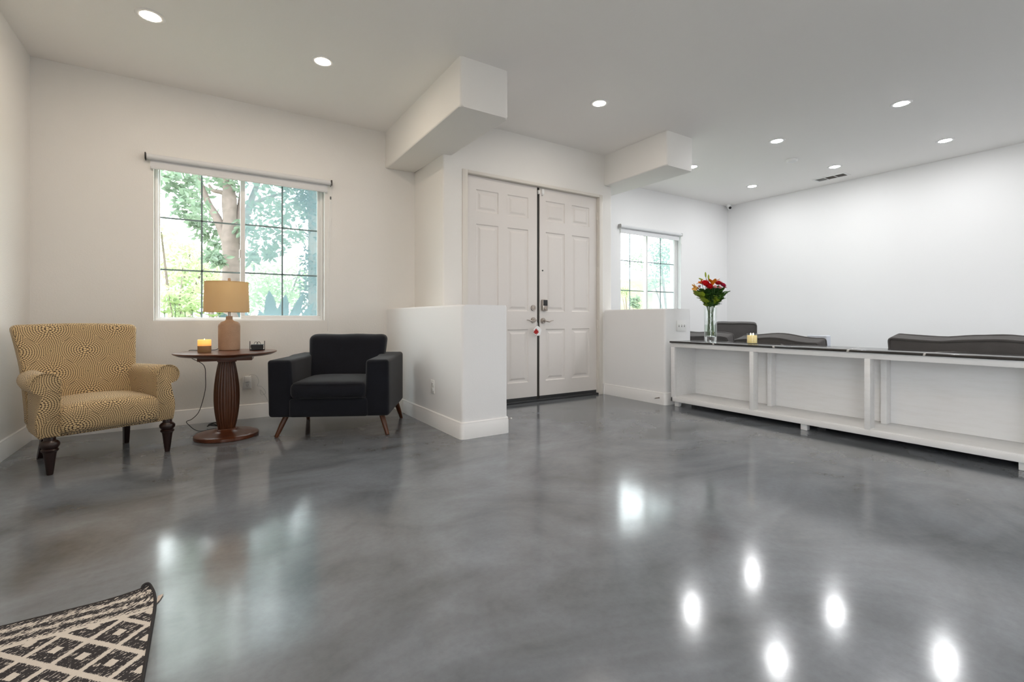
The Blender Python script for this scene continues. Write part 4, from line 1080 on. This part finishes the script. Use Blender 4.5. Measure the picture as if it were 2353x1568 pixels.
# agave
t = thing('agave', 'blue green agave with broad leaves at the lower right of the left window', 'plant', (.78, 7.0, .36))
for i, (ax, ln, wd_) in enumerate([(-62, .74, .075), (-44, .95, .075), (-30, .98, .06), (-15, .72, .07), (-4, .95, .085), (9, .92, .08), (20, 1.0, .06), (31, .95, .05), (44, .90, .07), (60, .75, .07), (-75, .6, .08), (72, .65, .08)]):
    b = NB(); a_ = radians(ax); d = Vector((sin(a_), -.18 + .09 * (i % 3), cos(a_))).normalized(); s = Vector((cos(a_), 0, -sin(a_))); rows = []
    nrm = d.cross(s)
    for j in range(13):
        f = j / 12; ww = wd_ * (sin(pi * (.15 + .85 * f)) ** .6 if f < .999 else .0) * 1.15 + .002; c = d * ln * f + nrm * (.05 * f * f)
        rows.append((c - s * ww, c + nrm * .018, c + s * ww, c + nrm * -.008))
    R2 = [[b.verts.new(p) for p in r] for r in rows]
    for A, B in zip(R2, R2[1:]):
        for q in range(4): b.faces.new((A[q], A[(q + 1) % 4], B[(q + 1) % 4], B[q]))
    b.faces.new(R2[0]); b.faces.new(list(reversed(R2[-1]))); obj('leaf', b, LF4, t)
b = NB(); lathe(b, [(.20, -.42), (.16, -.1), (.06, .03)], 16); obj('stem', b, LF4, t)
# young shrubs just outside the left window
LFY = leafmat('young_leaf', (.08, .13, .04), (.15, .20, .07))
for i, (px_, py_) in enumerate([(378, 722), (402, 700), (425, 718), (442, 715), (462, 724), (505, 722), (490, 730)]):
    p = at(px_, py_, 5.95 + .1 * (i % 3)); t = thing('young_shrub', ['leafy shoot nearest the left frame of the left window', 'tallest leafy shoot at the bottom of the left window', 'small leafy shoot left of the muntin in the left window', 'bright green shoot beside the muntin in the left window', 'low shoot right of the muntin in the left window', 'leafy shoot just under the lamp shade', 'low leafy shoot left of the lamp base'][i], 'plant', (p.x, p.y, -.12))
    b = NB(); tube(b, [(0, 0, 0), (.01, 0, (p.z + .12) * .6), (0, 0, p.z + .12)], .005, 6); obj('stem', b, STEM, t); b = NB(); rnd = random.Random(60 + i)
    for lv in range(2):
        for k2 in range(5):
            a_ = 2 * pi * k2 / 5 + lv + rnd.random() * .5; petal(b, Vector((0, 0, p.z + .12 - lv * .07)), Vector((cos(a_), sin(a_), .25 + .35 * (lv == 0))), Vector((0, 0, 1)), .105, .020, .005, -.02, 5)
    obj('leaves', b, LFY, t, angle=80)
# through the right window
p = at(1535, 612, 12); bush('slender_tree', 'blue green leafy tree at the right side of the right window', 'tree', p.x, p.y, p.z, 1.05, LF1, 120, .13, 41, True, (1.1, .6, .9))
p = at(1550, 560, 7.5); bush('young_tree', 'thin young tree with few leaves at the top right of the right window', 'tree', p.x, p.y, p.z, .16, LF1, 4, .08, 42, True, (.8, .5, 1.6))
p = at(1460, 694, 12); bush('small_pine', 'small grey green pine at the lower left of the right window', 'tree', p.x, p.y, p.z, .26, LF1, 40, .09, 43, True, (.9, .6, .8))
p = at(1440, 660, 29); bush('hill_shrub', 'faint shrub on the hill slope in the right window', 'tree', p.x, p.y, p.z - .3, .9, LF2, 60, .16, 44, True)
p = at(1540, 685, 24); t = thing('neighbour_house', 'pale pink house corner at the lower right of the right window', 'house', (p.x + .9, p.y + .6, -.12))
b = NB(); box(b, -.8, 1.4, -.6, 1.2, 0, 3.1); obj('house_wall', b, plain('stucco_pink', (.62, .50, .45), .9), t)
b = NB(); prism(b, [(-1.0, 3.1), (1.6, 3.1), (1.6, 3.2), (.3, 3.7), (-1.0, 3.2)], -.8, 1.4, axis='y'); obj('roof', b, plain('roof_tile', (.50, .36, .30), .9), t)
